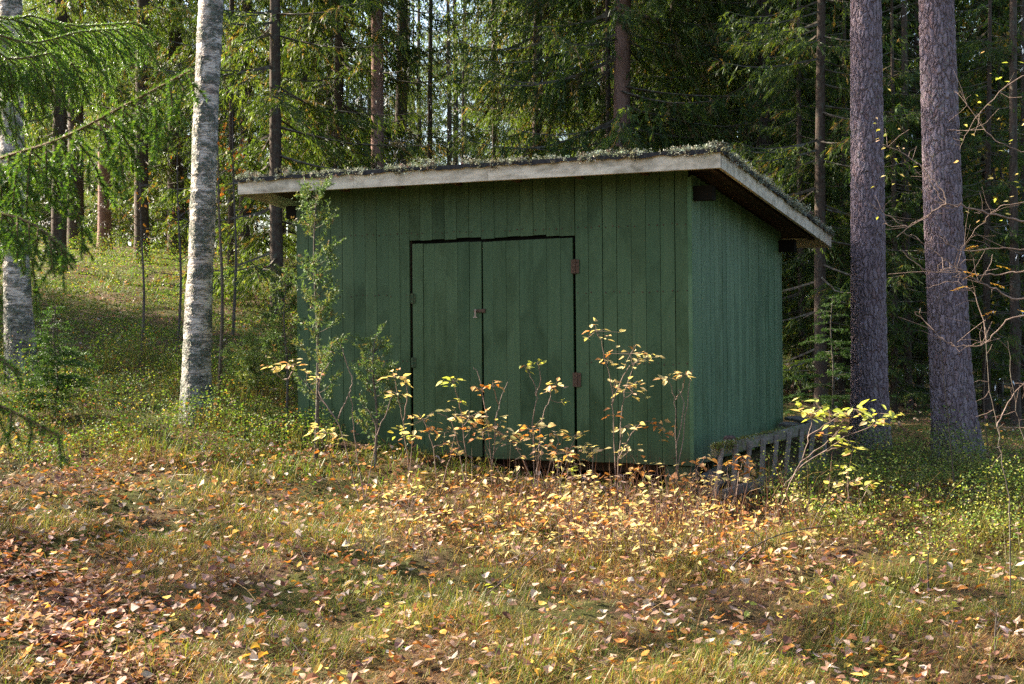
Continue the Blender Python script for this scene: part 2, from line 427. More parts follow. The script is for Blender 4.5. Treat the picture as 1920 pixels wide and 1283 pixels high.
# ------------------------------------------------------------------ ground
CTRL = np.array([
    (0, 6, 0.0), (2, 6, 0.0), (-2, 6, 0.03), (1.45, 10.4, 0.27), (0, 10.8, 0.36), (-1.04, 11.5, 0.52), (-1.9, 12, 0.60),
    (-2.8, 11, 0.58), (-2.95, 12.4, 0.76), (-5.2, 14, 1.07), (-6, 20, 1.95), (-8.5, 27, 3.15), (-5, 27, 3.0), (-2, 28, 2.8), (0, 15, 0.75), (2, 13, 0.52),
    (3.53, 13.5, 0.47), (3.88, 11.7, 0.42), (2.5, 11.4, 0.40), (7, 20, 0.45), (6, 30, 0.7), (12, 40, 1.0), (5, 8, 0.15), (3.0, 9.5, 0.33),
    (0, 0, -0.05), (-3, 3, 0.05), (3, 3, 0.0), (-2.87, 8.5, 0.25), (-20, 40, 4.6), (0, 60, 4.0), (20, 60, 2.0), (-60, 60, 5), (60, 60, 2), (0, 220, 6), (200, 220, 6), (-200, 220, 6),
    (200, 0, 1), (-200, 0, 1), (0, -60, 0), (200, -60, 1), (-200, -60, 1), (-15, 10, 1.0), (-9, 5, 0.45), (15, 10, 0.3)], float)
def _tps(r2): return 0.5 * r2 * np.log(np.maximum(r2, 1e-9))
_n = len(CTRL)
_K = _tps(((CTRL[:, None, :2] - CTRL[None, :, :2]) ** 2).sum(-1)) + np.eye(_n) * 0.05
_Pm = np.c_[np.ones(_n), CTRL[:, :2]]
_W = np.linalg.solve(np.block([[_K, _Pm], [_Pm.T, np.zeros((3, 3))]]), np.r_[CTRL[:, 2], 0, 0, 0])
def gz(x, y):
    x = np.asarray(x, float); y = np.asarray(y, float)
    sh = x.shape
    q = np.stack([x.ravel(), y.ravel()], 1)
    out = np.empty(len(q))
    for i in range(0, len(q), 20000):
        s = q[i:i + 20000]
        out[i:i + 20000] = _tps(((s[:, None] - CTRL[None, :, :2]) ** 2).sum(-1)) @ _W[:_n] + _W[_n] + s @ _W[_n + 1:]
    h = 0.045 * np.sin(q[:, 0] * 2.3 + 1.2) * np.cos(q[:, 1] * 1.9) + 0.025 * np.sin(q[:, 0] * 5.1 + q[:, 1] * 3.3) + 0.015 * np.sin(q[:, 0] * 9.7 - q[:, 1] * 8.1)
    return (out + h).reshape(sh)
def gz1(x, y): return float(gz(np.array([x]), np.array([y]))[0])
def ground_hit(px, py):
    d = 4.0
    while d < 60:
        p = P(px, py, d)
        if p[2] <= gz1(p[0], p[1]): return p
        d += 0.05
    return p

xs = np.unique(np.r_[np.linspace(-200, -14, 20), np.linspace(-14, 9, 185), np.linspace(9, 200, 20)])
ys = np.unique(np.r_[np.linspace(-60, 3, 14), np.linspace(3, 16, 130), np.linspace(16, 40, 70), np.linspace(40, 220, 22)])
gx, gy = np.meshgrid(xs, ys, indexing='ij')
ii, jj = np.meshgrid(np.arange(len(xs) - 1), np.arange(len(ys) - 1), indexing='ij')
ny = len(ys)
g = Geo()
g.add(np.stack([gx, gy, gz(gx, gy)], -1).reshape(-1, 3), np.stack([ii * ny + jj, (ii + 1) * ny + jj, (ii + 1) * ny + jj + 1, ii * ny + jj + 1], -1).reshape(-1, 4))
ground = tag(link('ground', g.mesh('ground', M['ground'], True)), kind='structure')

# ------------------------------------------------------------------ the shed
TH = math.radians(-25.4)
SX, SY = 1.455, 10.6
WB, LEAN = 0.547, -0.0105          # underside of the walls; the whole shed leans a little to the left
W_F, W_S = 3.80, 2.93              # front and side width
shed = thing('shed', 'old green painted wooden shed with mossy lean-to roof and double doors', 'shed', (SX, SY, 0), TH)

def box_mesh(name, mat, bev=0.0):
    """unit box, base centre at the origin (x,y -0.5..0.5, z 0..1), edges a little broken"""
    bm = bmesh.new()
    bmesh.ops.create_cube(bm, size=1.0)
    for v in bm.verts: v.co.z += 0.5
    me = bpy.data.meshes.new(name); bm.to_mesh(me); bm.free()
    me.materials.append(mat)
    return me
def rough_box(dx, dy, dz, bev=0.003, jit=0.0, name='piece', mat=None, center=True, seg=1):
    bm = bmesh.new()
    bmesh.ops.create_cube(bm, size=1.0)
    for v in bm.verts:
        v.co.x *= dx; v.co.y *= dy; v.co.z = (v.co.z + (0 if center else 0.5)) * dz
    if seg > 1:
        ax = max(range(3), key=lambda i: (dx, dy, dz)[i])
        ed = [e for e in bm.edges if abs((e.verts[0].co - e.verts[1].co)[ax]) > 1e-6]
        bmesh.ops.subdivide_edges(bm, edges=ed, cuts=seg - 1)
    if bev:
        bmesh.ops.bevel(bm, geom=bm.edges[:], offset=bev, segments=1, affect='EDGES', clamp_overlap=True)
    if jit:
        for v in bm.verts: v.co += Vector((random.uniform(-jit, jit), random.uniform(-jit, jit), random.uniform(-jit, jit)))
    me = bpy.data.meshes.new(name); bm.to_mesh(me); bm.free()
    if mat: me.materials.append(mat)
    return me

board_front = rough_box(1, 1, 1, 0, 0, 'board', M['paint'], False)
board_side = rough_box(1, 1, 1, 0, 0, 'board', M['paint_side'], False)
def board(parent, x0, x1, z0, z1, y, mesh, name='board', th=0.021, side=False, gap=0.003):
    o = link(name, mesh, parent)
    w = abs(x1 - x0) - gap
    if side: o.location = (y, (x0 + x1) / 2, z0); o.scale = (th, w, z1 - z0)
    else: o.location = ((x0 + x1) / 2, y, z0); o.scale = (w, th, z1 - z0)
    o.rotation_euler = (0 if not side else random.gauss(0, 0.0006), LEAN + (random.gauss(0, 0.0006) if not side else 0), 0)
    return o

def s_of(px):
    r = (px - CX) / F_PX
    return -(SX - SY * r) / (0.9033 + 0.4289 * r)     # local x on the front wall of a photo column

ROOF_F, ROOF_SLOPE = 2.955, 0.0925
def roof_z(y): return ROOF_F - ROOF_SLOPE * (y + 0.4414)
LINTEL = 2.432
DX0, DX1, DXM = s_of(772), s_of(1080), s_of(906)

# framing that the boards are nailed to (dark, seen only through the gaps)
def boxes(lst, mat, name, parent):
    g = Geo()
    f = np.array([[0, 1, 3, 2], [4, 6, 7, 5], [0, 4, 5, 1], [2, 3, 7, 6], [0, 2, 6, 4], [1, 5, 7, 3]])
    for (x0, x1, y0, y1, z0, z1) in lst:
        v = np.array([(x, y, z) for x in (x0, x1) for y in (y0, y1) for z in (z0, z1)])
        g.add(v, f)
    return link(name, g.mesh(name, mat), parent)

front = boxes([(-3.78, -0.02, 0.012, 0.08, WB + 0.02, WB + 0.10), (-3.78, -0.02, 0.014, 0.08, LINTEL + 0.05, LINTEL + 0.15), (-3.78, DX0 - 0.02, 0.014, 0.08, 1.4, 1.5),
               (DX1 + 0.03, -0.02, 0.014, 0.08, 1.4, 1.5), (DX0 - 0.10, DX0 - 0.012, 0.016, 0.1, WB + 0.1, LINTEL + 0.05), (DX1 + 0.014, DX1 + 0.10, 0.016, 0.1, WB + 0.1, LINTEL + 0.05),
               (-3.79, -3.70, 0.018, 0.1, WB, 2.8), (-0.10, -0.02, 0.018, 0.1, WB, 2.8), (-3.78, -0.02, 0.02, 0.09, 2.70, 2.80)], M['raw'], 'front_wall', shed)
L_EDGES = [s_of(p) for p in (560, 582.5, 604, 624.5, 646, 667.6, 689, 710.5, 733, 754, 772)]
for a, b in zip(L_EDGES[:-1], L_EDGES[1:]):
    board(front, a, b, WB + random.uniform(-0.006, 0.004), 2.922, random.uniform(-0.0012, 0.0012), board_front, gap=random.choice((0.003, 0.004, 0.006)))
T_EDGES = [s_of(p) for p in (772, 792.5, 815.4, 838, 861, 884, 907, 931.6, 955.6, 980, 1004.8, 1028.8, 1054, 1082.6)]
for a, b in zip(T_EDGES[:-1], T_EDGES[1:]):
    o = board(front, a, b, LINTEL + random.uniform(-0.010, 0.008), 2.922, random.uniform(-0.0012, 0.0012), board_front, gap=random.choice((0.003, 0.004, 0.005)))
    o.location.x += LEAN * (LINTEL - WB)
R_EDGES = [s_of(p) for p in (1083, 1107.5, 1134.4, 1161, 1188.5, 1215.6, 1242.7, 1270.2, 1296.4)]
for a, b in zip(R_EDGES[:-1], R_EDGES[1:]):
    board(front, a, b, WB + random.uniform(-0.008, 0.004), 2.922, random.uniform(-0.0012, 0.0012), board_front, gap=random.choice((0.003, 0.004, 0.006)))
trim = link('corner_board', board_side, front)
trim.location = (-0.004, -0.004, WB - 0.004); trim.scale = (0.034, 0.032, 2.32); trim.rotation_euler = (0, LEAN, 0)

side = boxes([(-0.09, -0.013, 0.11, 2.80, WB + 0.02, WB + 0.10), (-0.09, -0.013, 0.11, 2.80, 1.4, 1.5), (-0.09, -0.013, 0.11, 2.80, 2.1, 2.2)], M['raw'], 'side_wall', shed)
y = 0.014
while y < W_S - 0.02:
    w = random.choice((0.118, 0.122, 0.126, 0.112))
    y1 = min(y + w, W_S)
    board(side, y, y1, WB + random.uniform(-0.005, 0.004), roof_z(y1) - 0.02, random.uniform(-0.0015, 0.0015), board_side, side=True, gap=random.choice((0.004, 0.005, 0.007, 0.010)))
    y = y1
boxes([(-3.80, -3.775, 0.02, W_S, WB, 2.62), ], M['paint_side'], 'left_wall', shed)
boxes([(-3.77, -0.02, W_S - 0.03, W_S, WB, 2.5)], M['paint_side'], 'back_wall', shed)
boxes([(-3.76, -0.02, 0.085, W_S - 0.035, WB + 0.02, WB + 0.06)], M['raw'], 'floor', shed)
boxes([(-3.70, -0.04, 0.20, 0.30, WB - 0.10, WB - 0.002), (-3.70, -0.04, 2.7, 2.8, WB - 0.10, WB - 0.002)], M['raw'], 'sill_beam', shed)

# nail heads: rows of small rusty dots
g = Geo()
th = np.arange(6) / 6 * 2 * np.pi
def nail(x, z, y=-0.0125):
    r = random.uniform(0.0055, 0.0075)
    x += LEAN * (z - WB)
    c = [(x + r * math.cos(t), y, z + r * math.sin(t)) for t in th] + [(x + r * .6 * math.cos(t), y - 0.003, z + r * .6 * math.sin(t)) for t in th]
    g.add(c, [[i, (i + 1) % 6, 6 + (i + 1) % 6, 6 + i] for i in range(6)]); g.add(c[6:], [[0, 3, 2, 1], [0, 5, 4, 3]])
for e, rows in ((L_EDGES, (2.49, 1.945, 1.36, 0.60)), (T_EDGES, (2.49,)), (R_EDGES, (2.49, 1.945, 1.36, 0.60))):
    for a, b in zip(e[:-1], e[1:]):
        for zz in rows:
            for xx in (a + 0.025, b - 0.025):
                if random.random() < 0.85: nail(xx + random.uniform(-.006, .006), zz + random.uniform(-.008, .008))
nl = link('nail_heads', g.mesh('nail_heads', M['rust']), front); tag(nl, kind='stuff')

# the two plank doors
def door(x0, x1, edges, ztop_l, ztop_r, zb, lean_extra, label):
    d = boxes([(x0 + 0.035, x1 - 0.03, 0.012, 0.034, WB + 0.06, 2.33)], M['raw'], 'door', shed)
    tag(d, label)
    for a, b in zip(edges[:-1], edges[1:]):
        t = ((a + b) / 2 - x0) / (x1 - x0)
        o = board(d, a, b, zb + random.uniform(-0.004, 0.004), ztop_l + (ztop_r - ztop_l) * t + random.uniform(-0.003, 0.002), -0.002 + random.uniform(-0.001, 0.001), board_front, 'plank', gap=random.choice((0.002, 0.003)))
        o.rotation_euler.y += lean_extra
    return d
dl = door(DX0, DXM, [s_of(p) for p in (777, 797, 818, 840, 861.5, 883.5, 905.5)], 2.398, 2.402, WB - 0.005, 0.004, 'left plank door with its top leaning right')
dr = door(DXM, DX1, [s_of(p) for p in (910, 929, 953.5, 978.5, 1004.5, 1030, 1056, 1079)], 2.395, 2.408, WB - 0.012, -0.001, 'wider right plank door on rusty hinges')
stop = boxes([(DX0 - 0.01, DX1 + 0.01, 0.05, 0.075, LINTEL - 0.06, LINTEL + 0.04), (DXM - 0.03, DXM + 0.06, 0.045, 0.07, WB + 0.05, LINTEL)], M['dark'], 'door_stop', shed)

def hinge(px, py, parent, mat, w=0.075, h=0.115):
    x = s_of(px); d = SY + (-x) * 0.4289
    z = CAM_Z - (py - HY) / F_PX * d
    b = bmesh.new()
    for sx in (-1, 1):
        r = bmesh.ops.create_cube(b, size=1.0)['verts']
        for v in r: v.co = Vector((v.co.x * (w / 2 - 0.006) + sx * (w / 4 + 0.002), v.co.y * 0.004 - 0.0165, v.co.z * h))
    r = bmesh.ops.create_cone(b, cap_ends=True, segments=8, radius1=0.007, radius2=0.007, depth=h * 1.08)['verts']
    for v in r: v.co.y -= 0.020
    for sx in (-0.6, 0.6):
        for sz in (-0.3, 0, 0.3):
            r = bmesh.ops.create_cone(b, cap_ends=True, segments=6, radius1=0.005, radius2=0.004, depth=0.004, matrix=Matrix.Translation((sx * w / 2, -0.0205, sz * h)) @ Matrix.Rotation(math.pi / 2, 4, 'X'))['verts']
    me = bpy.data.meshes.new('hinge'); b.to_mesh(me); b.free(); me.materials.append(mat)
    o = link('hinge', me, parent); o.location = (x, 0, z)
hinge(1079.5, 500, dr, M['rust']); hinge(1083, 712, dr, M['rust'])
hinge(776, 560, dl, M['rust_green'], 0.05, 0.085); hinge(777, 680, dl, M['rust_green'], 0.05, 0.085)
# hasp and pin
b = bmesh.new()
def bcube(bm, c, s, ry=0.0):
    bmesh.ops.create_cube(bm, size=1.0, matrix=Matrix.Translation(c) @ Matrix.Rotation(ry, 4, 'Y') @ Matrix.Diagonal((*s, 1)))
bcube(b, (0, -0.020, 0), (0.105, 0.006, 0.026)); bcube(b, (0.040, -0.016, 0), (0.03, 0.008, 0.034))
me = bpy.data.meshes.new('hasp'); b.to_mesh(me); b.free(); me.materials.append(M['rust'])
xx = s_of(901); zz = CAM_Z - (583 - HY) / F_PX * (SY - xx * 0.4289)
hs = link('hasp', me, dl); hs.location = (xx, 0, zz)
b = bmesh.new()
bcube(b, (-0.034, -0.034, -0.022), (0.011, 0.011, 0.062)); bcube(b, (-0.034, -0.034, -0.056), (0.040, 0.009, 0.008)); bcube(b, (-0.034, -0.026, 0.006), (0.016, 0.022, 0.014))
k = NT('worn steel'); rf = k.noise(k.coords(), 120, 4, 0.7)
M['steel'] = k.done(k.princ(k.ramp(rf, [(0.4, (0.22, 0.13, 0.09)), (0.6, (0.40, 0.33, 0.27))]), 0.6, 0.4))
me = bpy.data.meshes.new('pin'); b.to_mesh(me); b.free(); me.materials.append(M['steel'])
pn = link('pin', me, dl); pn.location = (xx, 0, zz)

# roof
RX0, RX1, RY0, RY1 = -3.8 - 0.355, 0.355, -0.4414, 3.55
g = Geo()
fz = np.array([[0, 1, 3, 2], [4, 6, 7, 5], [0, 4, 5, 1], [2, 3, 7, 6], [0, 2, 6, 4], [1, 5, 7, 3]])
def slab(x0, x1, y0, y1, lo, hi):
    return np.array([(x, y, roof_z(y) + dz) for x in (x0, x1) for y in (y0, y1) for dz in (lo, hi)]), fz
nseg = 40
v, q = [], []
g.add(*slab(RX0 - 0.018, RX1 + 0.018, RY0 - 0.02, RY1 + 0.02, 0.037, 0.056))
roof = link('roof', g.mesh('roof', M['felt']), shed)
# felt folded down over the edge, a little wavy
g = Geo()
def strip(pa, pb, n, drop):
    t = np.linspace(0, 1, n)[:, None]
    a = np.asarray(pa) * (1 - t) + np.asarray(pb) * t
    lo = a.copy(); lo[:, 2] -= drop * (0.6 + 0.8 * R.random(n))
    V = np.concatenate([a, lo]); i = np.arange(n - 1)
    g.add(V, np.stack([i, i + 1, n + i + 1, n + i], 1))
strip((RX0 - .022, RY0 - .024, roof_z(RY0) + .056), (RX1 + .022, RY0 - .024, roof_z(RY0) + .056), 90, 0.03)
strip((RX1 + .022, RY0 - .024, roof_z(RY0) + .056), (RX1 + .022, RY1 + .02, roof_z(RY1) + .056), 80, 0.03)
link('felt_edge', g.mesh('felt_edge', M['felt']), roof)
for i in range(26):
    g = Geo(); y0 = RY0 + 0.03 + i * 0.1525
    g.add(*slab(RX0 + 0.03, RX1 - 0.03, y0, min(y0 + 0.149, RY1 - 0.03), 0.012, 0.036))
    link('roof_plank', g.mesh('roof_plank', M['raw']), roof)
# fascia: three lengths along the front, one down each side
def fascia(x0, x1, y0, y1, lo=-0.087, hi=0.035, mat='fascia', ny_=1):
    g = Geo(); g.add(*slab(x0, x1, y0, y1, lo, hi))
    return link('fascia_board', g.mesh('fascia_board', M[mat]), roof)
fr = [RX0, -2.92, -1.62, RX1]
for a, b in zip(fr[:-1], fr[1:]): fascia(a + 0.001, b - 0.001, RY0, RY0 + 0.026)
fascia(RX1 - 0.001 - 0.024, RX1 + 0.003, RY0 + 0.028, RY1)
fascia(RX0, RX0 + 0.025, RY0 + 0.028, RY1)
fascia(RX0 + 0.026, RX1 - 0.026, RY1 - 0.026, RY1)
for x in np.linspace(RX0 + 0.30, RX1 - 0.20, 8):
    g = Geo(); g.add(*slab(x, x + 0.05, RY0 + 0.10, RY1 - 0.1, -0.024, 0.010)); link('rafter', g.mesh('rafter', M['raw']), roof)
for y0 in (0.03, W_S - 0.12):
    boxes([(-3.8 - 0.16, 0.15, y0, y0 + 0.09, roof_z(y0 + .09) - 0.225, roof_z(y0 + .09) - 0.108)], M['dark'], 'beam', roof)  # beam colour taken down to near black to hold the shade under the eaves

# foundation posts and old planks below
def post(x, y, w=0.10, mat='paint', d=0.10):
    wx = SX + math.cos(TH) * x - math.sin(TH) * y; wy = SY + math.sin(TH) * x + math.cos(TH) * y
    z0 = gz1(wx, wy) - 0.15
    o = link('foundation_post', rough_box(w, d, WB - 0.012 - z0, 0.004, 0.0, 'foundation_post', M[mat], False), shed)
    o.location = (x, y, z0)
post(-0.13, 0.06, 0.22); post(-3.65, 0.06, 0.2); post(-0.13, 2.8, 0.2); post(-1.9, 0.1, 0.14, 'raw')

# lichen on the roof: thousands of tiny curled lobes, densest along the edges
nt_ = 3800
u_ = R.random(nt_)
ex = np.where(u_ < 0.56, R.uniform(RX0, RX1, nt_), RX1 - np.abs(R.normal(0, 0.07, nt_)))
ey = np.where(u_ < 0.56, RY0 + np.abs(R.normal(0, 0.08, nt_)), R.uniform(RY0, RY1, nt_))
ex[:250] = R.uniform(RX0, RX1, 250); ey[:250] = R.uniform(RY0, RY1, 250)
keep = (np.sin(ex * 7.3) + np.sin(ex * 17.1 + 1) + np.sin(ey * 9 + 2) + R.normal(0, 0.9, nt_) > -1.1)
ex, ey = ex[keep], ey[keep]; nt_ = len(ex)
edge_f = (ey - RY0 < 0.03); edge_s = (RX1 - ex < 0.03)
ez = roof_z(ey) + 0.056 + R.uniform(0, 1, nt_) * (0.022 + 0.058 * (0.5 + 0.5 * np.sin(ex * 11 + 2 * np.sin(ex * 3.1) + ey * 9)) * (0.5 + 0.5 * np.sin(ex * 4.3 + ey * 5 + 1)))
over = R.random(nt_) < 0.5
ey = np.where(edge_f & over, RY0 - 0.028, ey); ex = np.where(edge_s & over, RX1 + 0.028, ex)
ez = np.where((edge_f | edge_s) & over, ez - R.uniform(0.0, 0.055, nt_), ez)
kk = 14
c0 = np.repeat(np.stack([ex, ey, ez], 1), kk, 0) + R.normal(0, 0.011, (nt_ * kk, 3))
D = R.normal(size=(nt_ * kk, 3)); D[:, 2] = np.abs(D[:, 2]) * 0.8
V, Fq = rhombs(c0, D, R.uniform(0.008, 0.022, nt_ * kk), R.uniform(0.006, 0.014, nt_ * kk), R)
tc = pick(R, [(0.22, 0.235, 0.17), (0.31, 0.33, 0.26), (0.16, 0.16, 0.09), (0.09, 0.08, 0.05), (0.20, 0.12, 0.10)], [4, 2.2, 3, 2, 0.6], nt_)
g = Geo(); g.add(V, Fq, np.repeat(np.repeat(tc, kk, 0), 4, 0))
tag(link('lichen', g.mesh('lichen', M['lichen']), roof), kind='stuff')

# ------------------------------------------------------------------ broken fence section, stone and boards beside the shed
A = P(1338, 846, 10.25); B = P(1545, 797, 11.5)
fence = thing('fence_panel', 'broken grey picket fence panel with mossy rail leaning beside the shed', 'fence', (A[0], A[1], gz1(A[0], A[1])))
def bar(parent, name, p0, p1, w, h, mat, loc, bev=0.004, jit=0.003, seg=6, roll=0.0):
    p0 = Vector(p0); p1 = Vector(p1)
    o = link(name, rough_box((p1 - p0).length, w, h, bev, jit, name, M[mat], True, seg), parent)
    d = (p1 - p0)
    q = d.to_track_quat('X', 'Z')
    o.rotation_mode = 'QUATERNION'; o.rotation_quaternion = q @ Matrix.Rotation(roll, 3, 'X').to_quaternion()
    o.location = (p0 + p1) / 2 - Vector(loc)
    return o
fl = fence.location
bar(fence, 'rail', A, B, 0.055, 0.085, 'mossy_wood', fl, seg=10, jit=0.005)
slat_drop = np.array([-0.05, -0.10, -0.44])
for i in range(9):
    t = 0.03 + i * 0.118
    p = A * (1 - t) + B * t + np.array([0.03, -0.035, 0.02])
    e = p + slat_drop * (0.95 + 0.1 * random.random()) + np.array([random.uniform(-.03, .02), random.uniform(-.02, .02), 0])
    zb = gz1(e[0], e[1]) - 0.02
    o = bar(fence, 'picket', e, p, 0.037, 0.026, 'grey_wood', fl, seg=4, roll=random.uniform(-.3, .3))
l0 = A + slat_drop * 0.80 + np.array([0.10, 0.03, 0.02]); l1 = B + slat_drop * 0.80 + np.array([0, 0.03, 0.02])
bar(fence, 'rail', l0, l1, 0.05, 0.07, 'grey_wood', fl)
# moss cushion on the near end of the rail
g = Geo(); n = 5000
t = np.abs(R.normal(0, 0.3, n)) % 1.0
t[:1900] = R.uniform(0.0, 0.16, 1900)
pp = A[None] * (1 - t[:, None]) + B[None] * t[:, None] + np.stack([R.normal(0, 0.016, n), R.normal(0, 0.020, n), 0.036 + R.uniform(-0.012, 0.018, n)], 1)
pp[:1900, 2] -= np.abs(R.normal(0, 0.03, 1900)); pp[:1900, 1] -= 0.028
D = R.normal(size=(n, 3)); D[:, 2] = np.abs(D[:, 2]) + 0.3
V, Fq = rhombs(pp - np.array(fl), D, R.uniform(0.008, 0.02, n), R.uniform(0.004, 0.01, n), R)
g.add(V, Fq, np.repeat(pick(R, [(0.14, 0.17, 0.03), (0.22, 0.22, 0.06), (0.20, 0.12, 0.05), (0.28, 0.30, 0.22)], [3, 2, 1.5, 1], n), 4, 0))
tag(link('moss', g.mesh('moss', M['lichen']), fence), kind='stuff')

def lump(name, rx, ry, rz, seed, mat):
    bm = bmesh.new(); bmesh.ops.create_icosphere(bm, subdivisions=2, radius=1.0)
    rr = random.Random(seed)
    for v in bm.verts:
        q = v.co.normalized(); m = max(abs(q.x), abs(q.y), abs(q.z))
        q = q * (0.55 + 0.45 / m * 0.75)
        v.co = Vector((q.x * rx, q.y * ry, q.z * rz)) * (1 + rr.uniform(-0.09, 0.09))
    me = bpy.data.meshes.new(name); bm.to_mesh(me); bm.free(); me.materials.append(mat)
    return me
M['stone'] = mat_bark('brown stone', (0.045, 0.030, 0.028), (0.13, 0.085, 0.075), (8, 8, 8), 0.5)
st = link('stone', lump('stone', 0.055, 0.04, 0.032, 4, M['stone'])); q_ = A * 0.86 + B * 0.14
st.location = (q_[0] - 0.005, q_[1] + 0.03, q_[2] + 0.062)
tag(st, 'dark brown stone lying on the mossy fence rail by the shed corner', 'stone')
for i, (pa, pb, d0, d1, lab) in enumerate((((1466, 795), (1545, 802), 13.0, 12.7, 'dark loose board lying behind the fence panel at the shed back corner'),
                                           ((1482, 783), (1552, 797), 13.2, 12.6, 'upper grey board tilted across another behind the fence panel'))):
    a_, b_ = P(*pa, d0), P(*pb, d1)
    o = bar(None, 'loose_board', a_, b_, 0.14, 0.03, 'grey_wood', (0, 0, 0), roll=0.1)
    tag(o, lab, 'board', 'loose boards behind the fence')
for i, (x, y, z, l, lab) in enumerate(((0.12, 0.10, 0.02, 0.8, 'lowest old board pushed under the shed corner by the fence'), (0.16, 0.16, 0.07, 0.7, 'middle old board of the pile under the shed corner'), (0.10, 0.20, 0.12, 0.75, 'top old board of the pile under the shed corner'))):
    wx = SX + math.cos(TH) * x - math.sin(TH) * y; wy = SY + math.sin(TH) * x + math.cos(TH) * y
    a_ = np.array([wx - 0.05, wy + 0.05, 0.30 + z]); b_ = a_ + np.array([0.30, l * 0.9, 0.04])
    o = bar(None, 'old_board', a_, b_, 0.12, 0.035, 'grey_wood', (0, 0, 0), roll=random.uniform(-.2, .2))
    tag(o, lab, 'board', 'old boards piled under the shed corner')

# ------------------------------------------------------------------ big trunks: two pines, two birches
def trunk_px(pts, d, top, seg, dz, name_mat, wob=0.0, flare=0.0, seed=1):
    """trunk along photo points (px, py, width px) at distance d, carried on up to height `top`; dense below 9 m for the bark relief"""
    pts = sorted(pts, key=lambda p: -p[1])
    c = np.array([P(p[0], p[1], d) for p in pts]); r = np.array([p[2] / 2 / F_PX * d for p in pts])
    base = c[0].copy(); base[2] = gz1(base[0], base[1])
    zs = np.r_[np.arange(base[2] - 0.25, c[-1][2] + 0.5, dz), np.linspace(c[-1][2] + 0.8, top, 14)]
    slope = (c[-1] - c[-3])[:2] / (c[-1][2] - c[-3][2])
    X = np.interp(zs, c[:, 2], c[:, 0]); Y = np.full(len(zs), d); Rr = np.interp(zs, c[:, 2], r)
    ab = zs > c[-1][2]
    X[ab] += slope[0] * 0.5 * (zs[ab] - c[-1][2])
    Rr[ab] = r[-1] * (1 - 0.85 * (zs[ab] - c[-1][2]) / (top - c[-1][2]))
    # smooth the outline
    kz = np.hanning(41); kz /= kz.sum()
    m = int((~ab).sum())
    if m > 60:
        X[20:m - 20] = np.convolve(X[:m], kz, 'valid'); Rr[20:m - 20] = np.convolve(Rr[:m], kz, 'valid')
    h = np.maximum(zs - base[2], 0)
    Rr = Rr * (1 + flare * np.exp(-h / 0.16))
    rg = np.random.default_rng(seed)
    th = np.arange(seg) / seg * 2 * np.pi
    ph = rg.uniform(0, 6.28, 6)
    lob = 1 + (0.02 * np.sin(2 * th + ph[0]) + 0.015 * np.sin(3 * th + ph[1]))[None, :] + (flare * 0.55 * np.exp(-h / 0.2))[:, None] * np.sin(5 * th + ph[2])[None, :]
    lob = lob + wob * np.sin(zs[:, None] * 7 + 2 * np.sin(th)[None, :] + ph[3]) * 0.5
    V = np.stack([X[:, None] + Rr[:, None] * lob * np.cos(th), Y[:, None] + Rr[:, None] * lob * np.sin(th), np.repeat(zs[:, None], seg, 1)], -1) - base
    n = len(zs)
    i, j = np.meshgrid(np.arange(n - 1), np.arange(seg), indexing='ij')
    Fq = np.stack([i * seg + j, i * seg + (j + 1) % seg, (i + 1) * seg + (j + 1) % seg, (i + 1) * seg + j], -1).reshape(-1, 4)
    g = Geo(); g.add(V.reshape(-1, 3), Fq)
    return g.mesh('trunk', name_mat, True), base, np.stack([X, Y, zs], 1) - base

def leafy_crown(rng, path, z0, Lb, nb, nleaf, size, palette, weights, name='crown'):
    """limbs and a loose cloud of leaf faces high on a trunk"""
    gs, gl = Geo(), Geo()
    zz = path[:, 2]
    for i in range(nb):
        z = rng.uniform(z0, zz[-1] * 0.98)
        b0 = np.array([np.interp(z, zz, path[:, 0]), np.interp(z, zz, path[:, 1]), z])
        az = rng.uniform(0, 2 * np.pi); L = Lb * (1.05 - 0.7 * (z - z0) / (zz[-1] - z0)) * rng.uniform(0.6, 1.1)
        d = np.array([np.cos(az), np.sin(az), rng.uniform(0.1, 0.6)])
        pth = smooth_path([b0, b0 + d * L * 0.5 + [0, 0, 0.1 * L], b0 + d * L], 7)
        gs.add(*tube(pth, np.linspace(0.035, 0.006, 7), 5))
        m = nleaf
        t = rng.uniform(0.3, 1.0, m)
        c = pth[np.minimum((t * 6).astype(int), 6)] + rng.normal(0, 0.18 * L, (m, 3)) * [1, 1, 0.7]
        V, Fq = rhombs(c, rng.normal(size=(m, 3)) + [0, 0, -0.4], rng.uniform(0.7, 1.3, m) * size, rng.uniform(0.5, 0.9, m) * size, rng)
        gl.add(V, Fq, np.repeat(pick(rng, palette, weights, m), 4, 0))
    return gs, gl

def big_tree(name, label, cat, pts, d, top, bark, crown, seed, flare, seg=110, dz=0.016, wob=0.0):
    me, base, path = trunk_px(pts, d, top, seg, dz, bark, wob, flare, seed)
    t = thing(name, label, cat, base)
    link('trunk', me, t)
    rg = np.random.default_rng(seed)
    gs, gl = leafy_crown(rg, path, *crown)
    link('limbs', gs.mesh('limbs', M['dark_twig']), t)
    link('crown', gl.mesh('crown', M['needle']), t)
    return t
PINE_PAL = ([(0.035, 0.07, 0.03), (0.05, 0.085, 0.03)], [1, 1])
big_tree('pine_tree', 'purplish grey pine trunk nearest the right end of the shed', 'pine tree',
         [(1623, 0, 57), (1625, 215, 60), (1627, 430, 63), (1628, 560, 65), (1629.5, 700, 68), (1631, 790, 72), (1631, 840, 76)], 13.5, 19, M['bark_pine'], (11, 2.2, 26, 130, 0.12, *PINE_PAL), 3, 0.10)
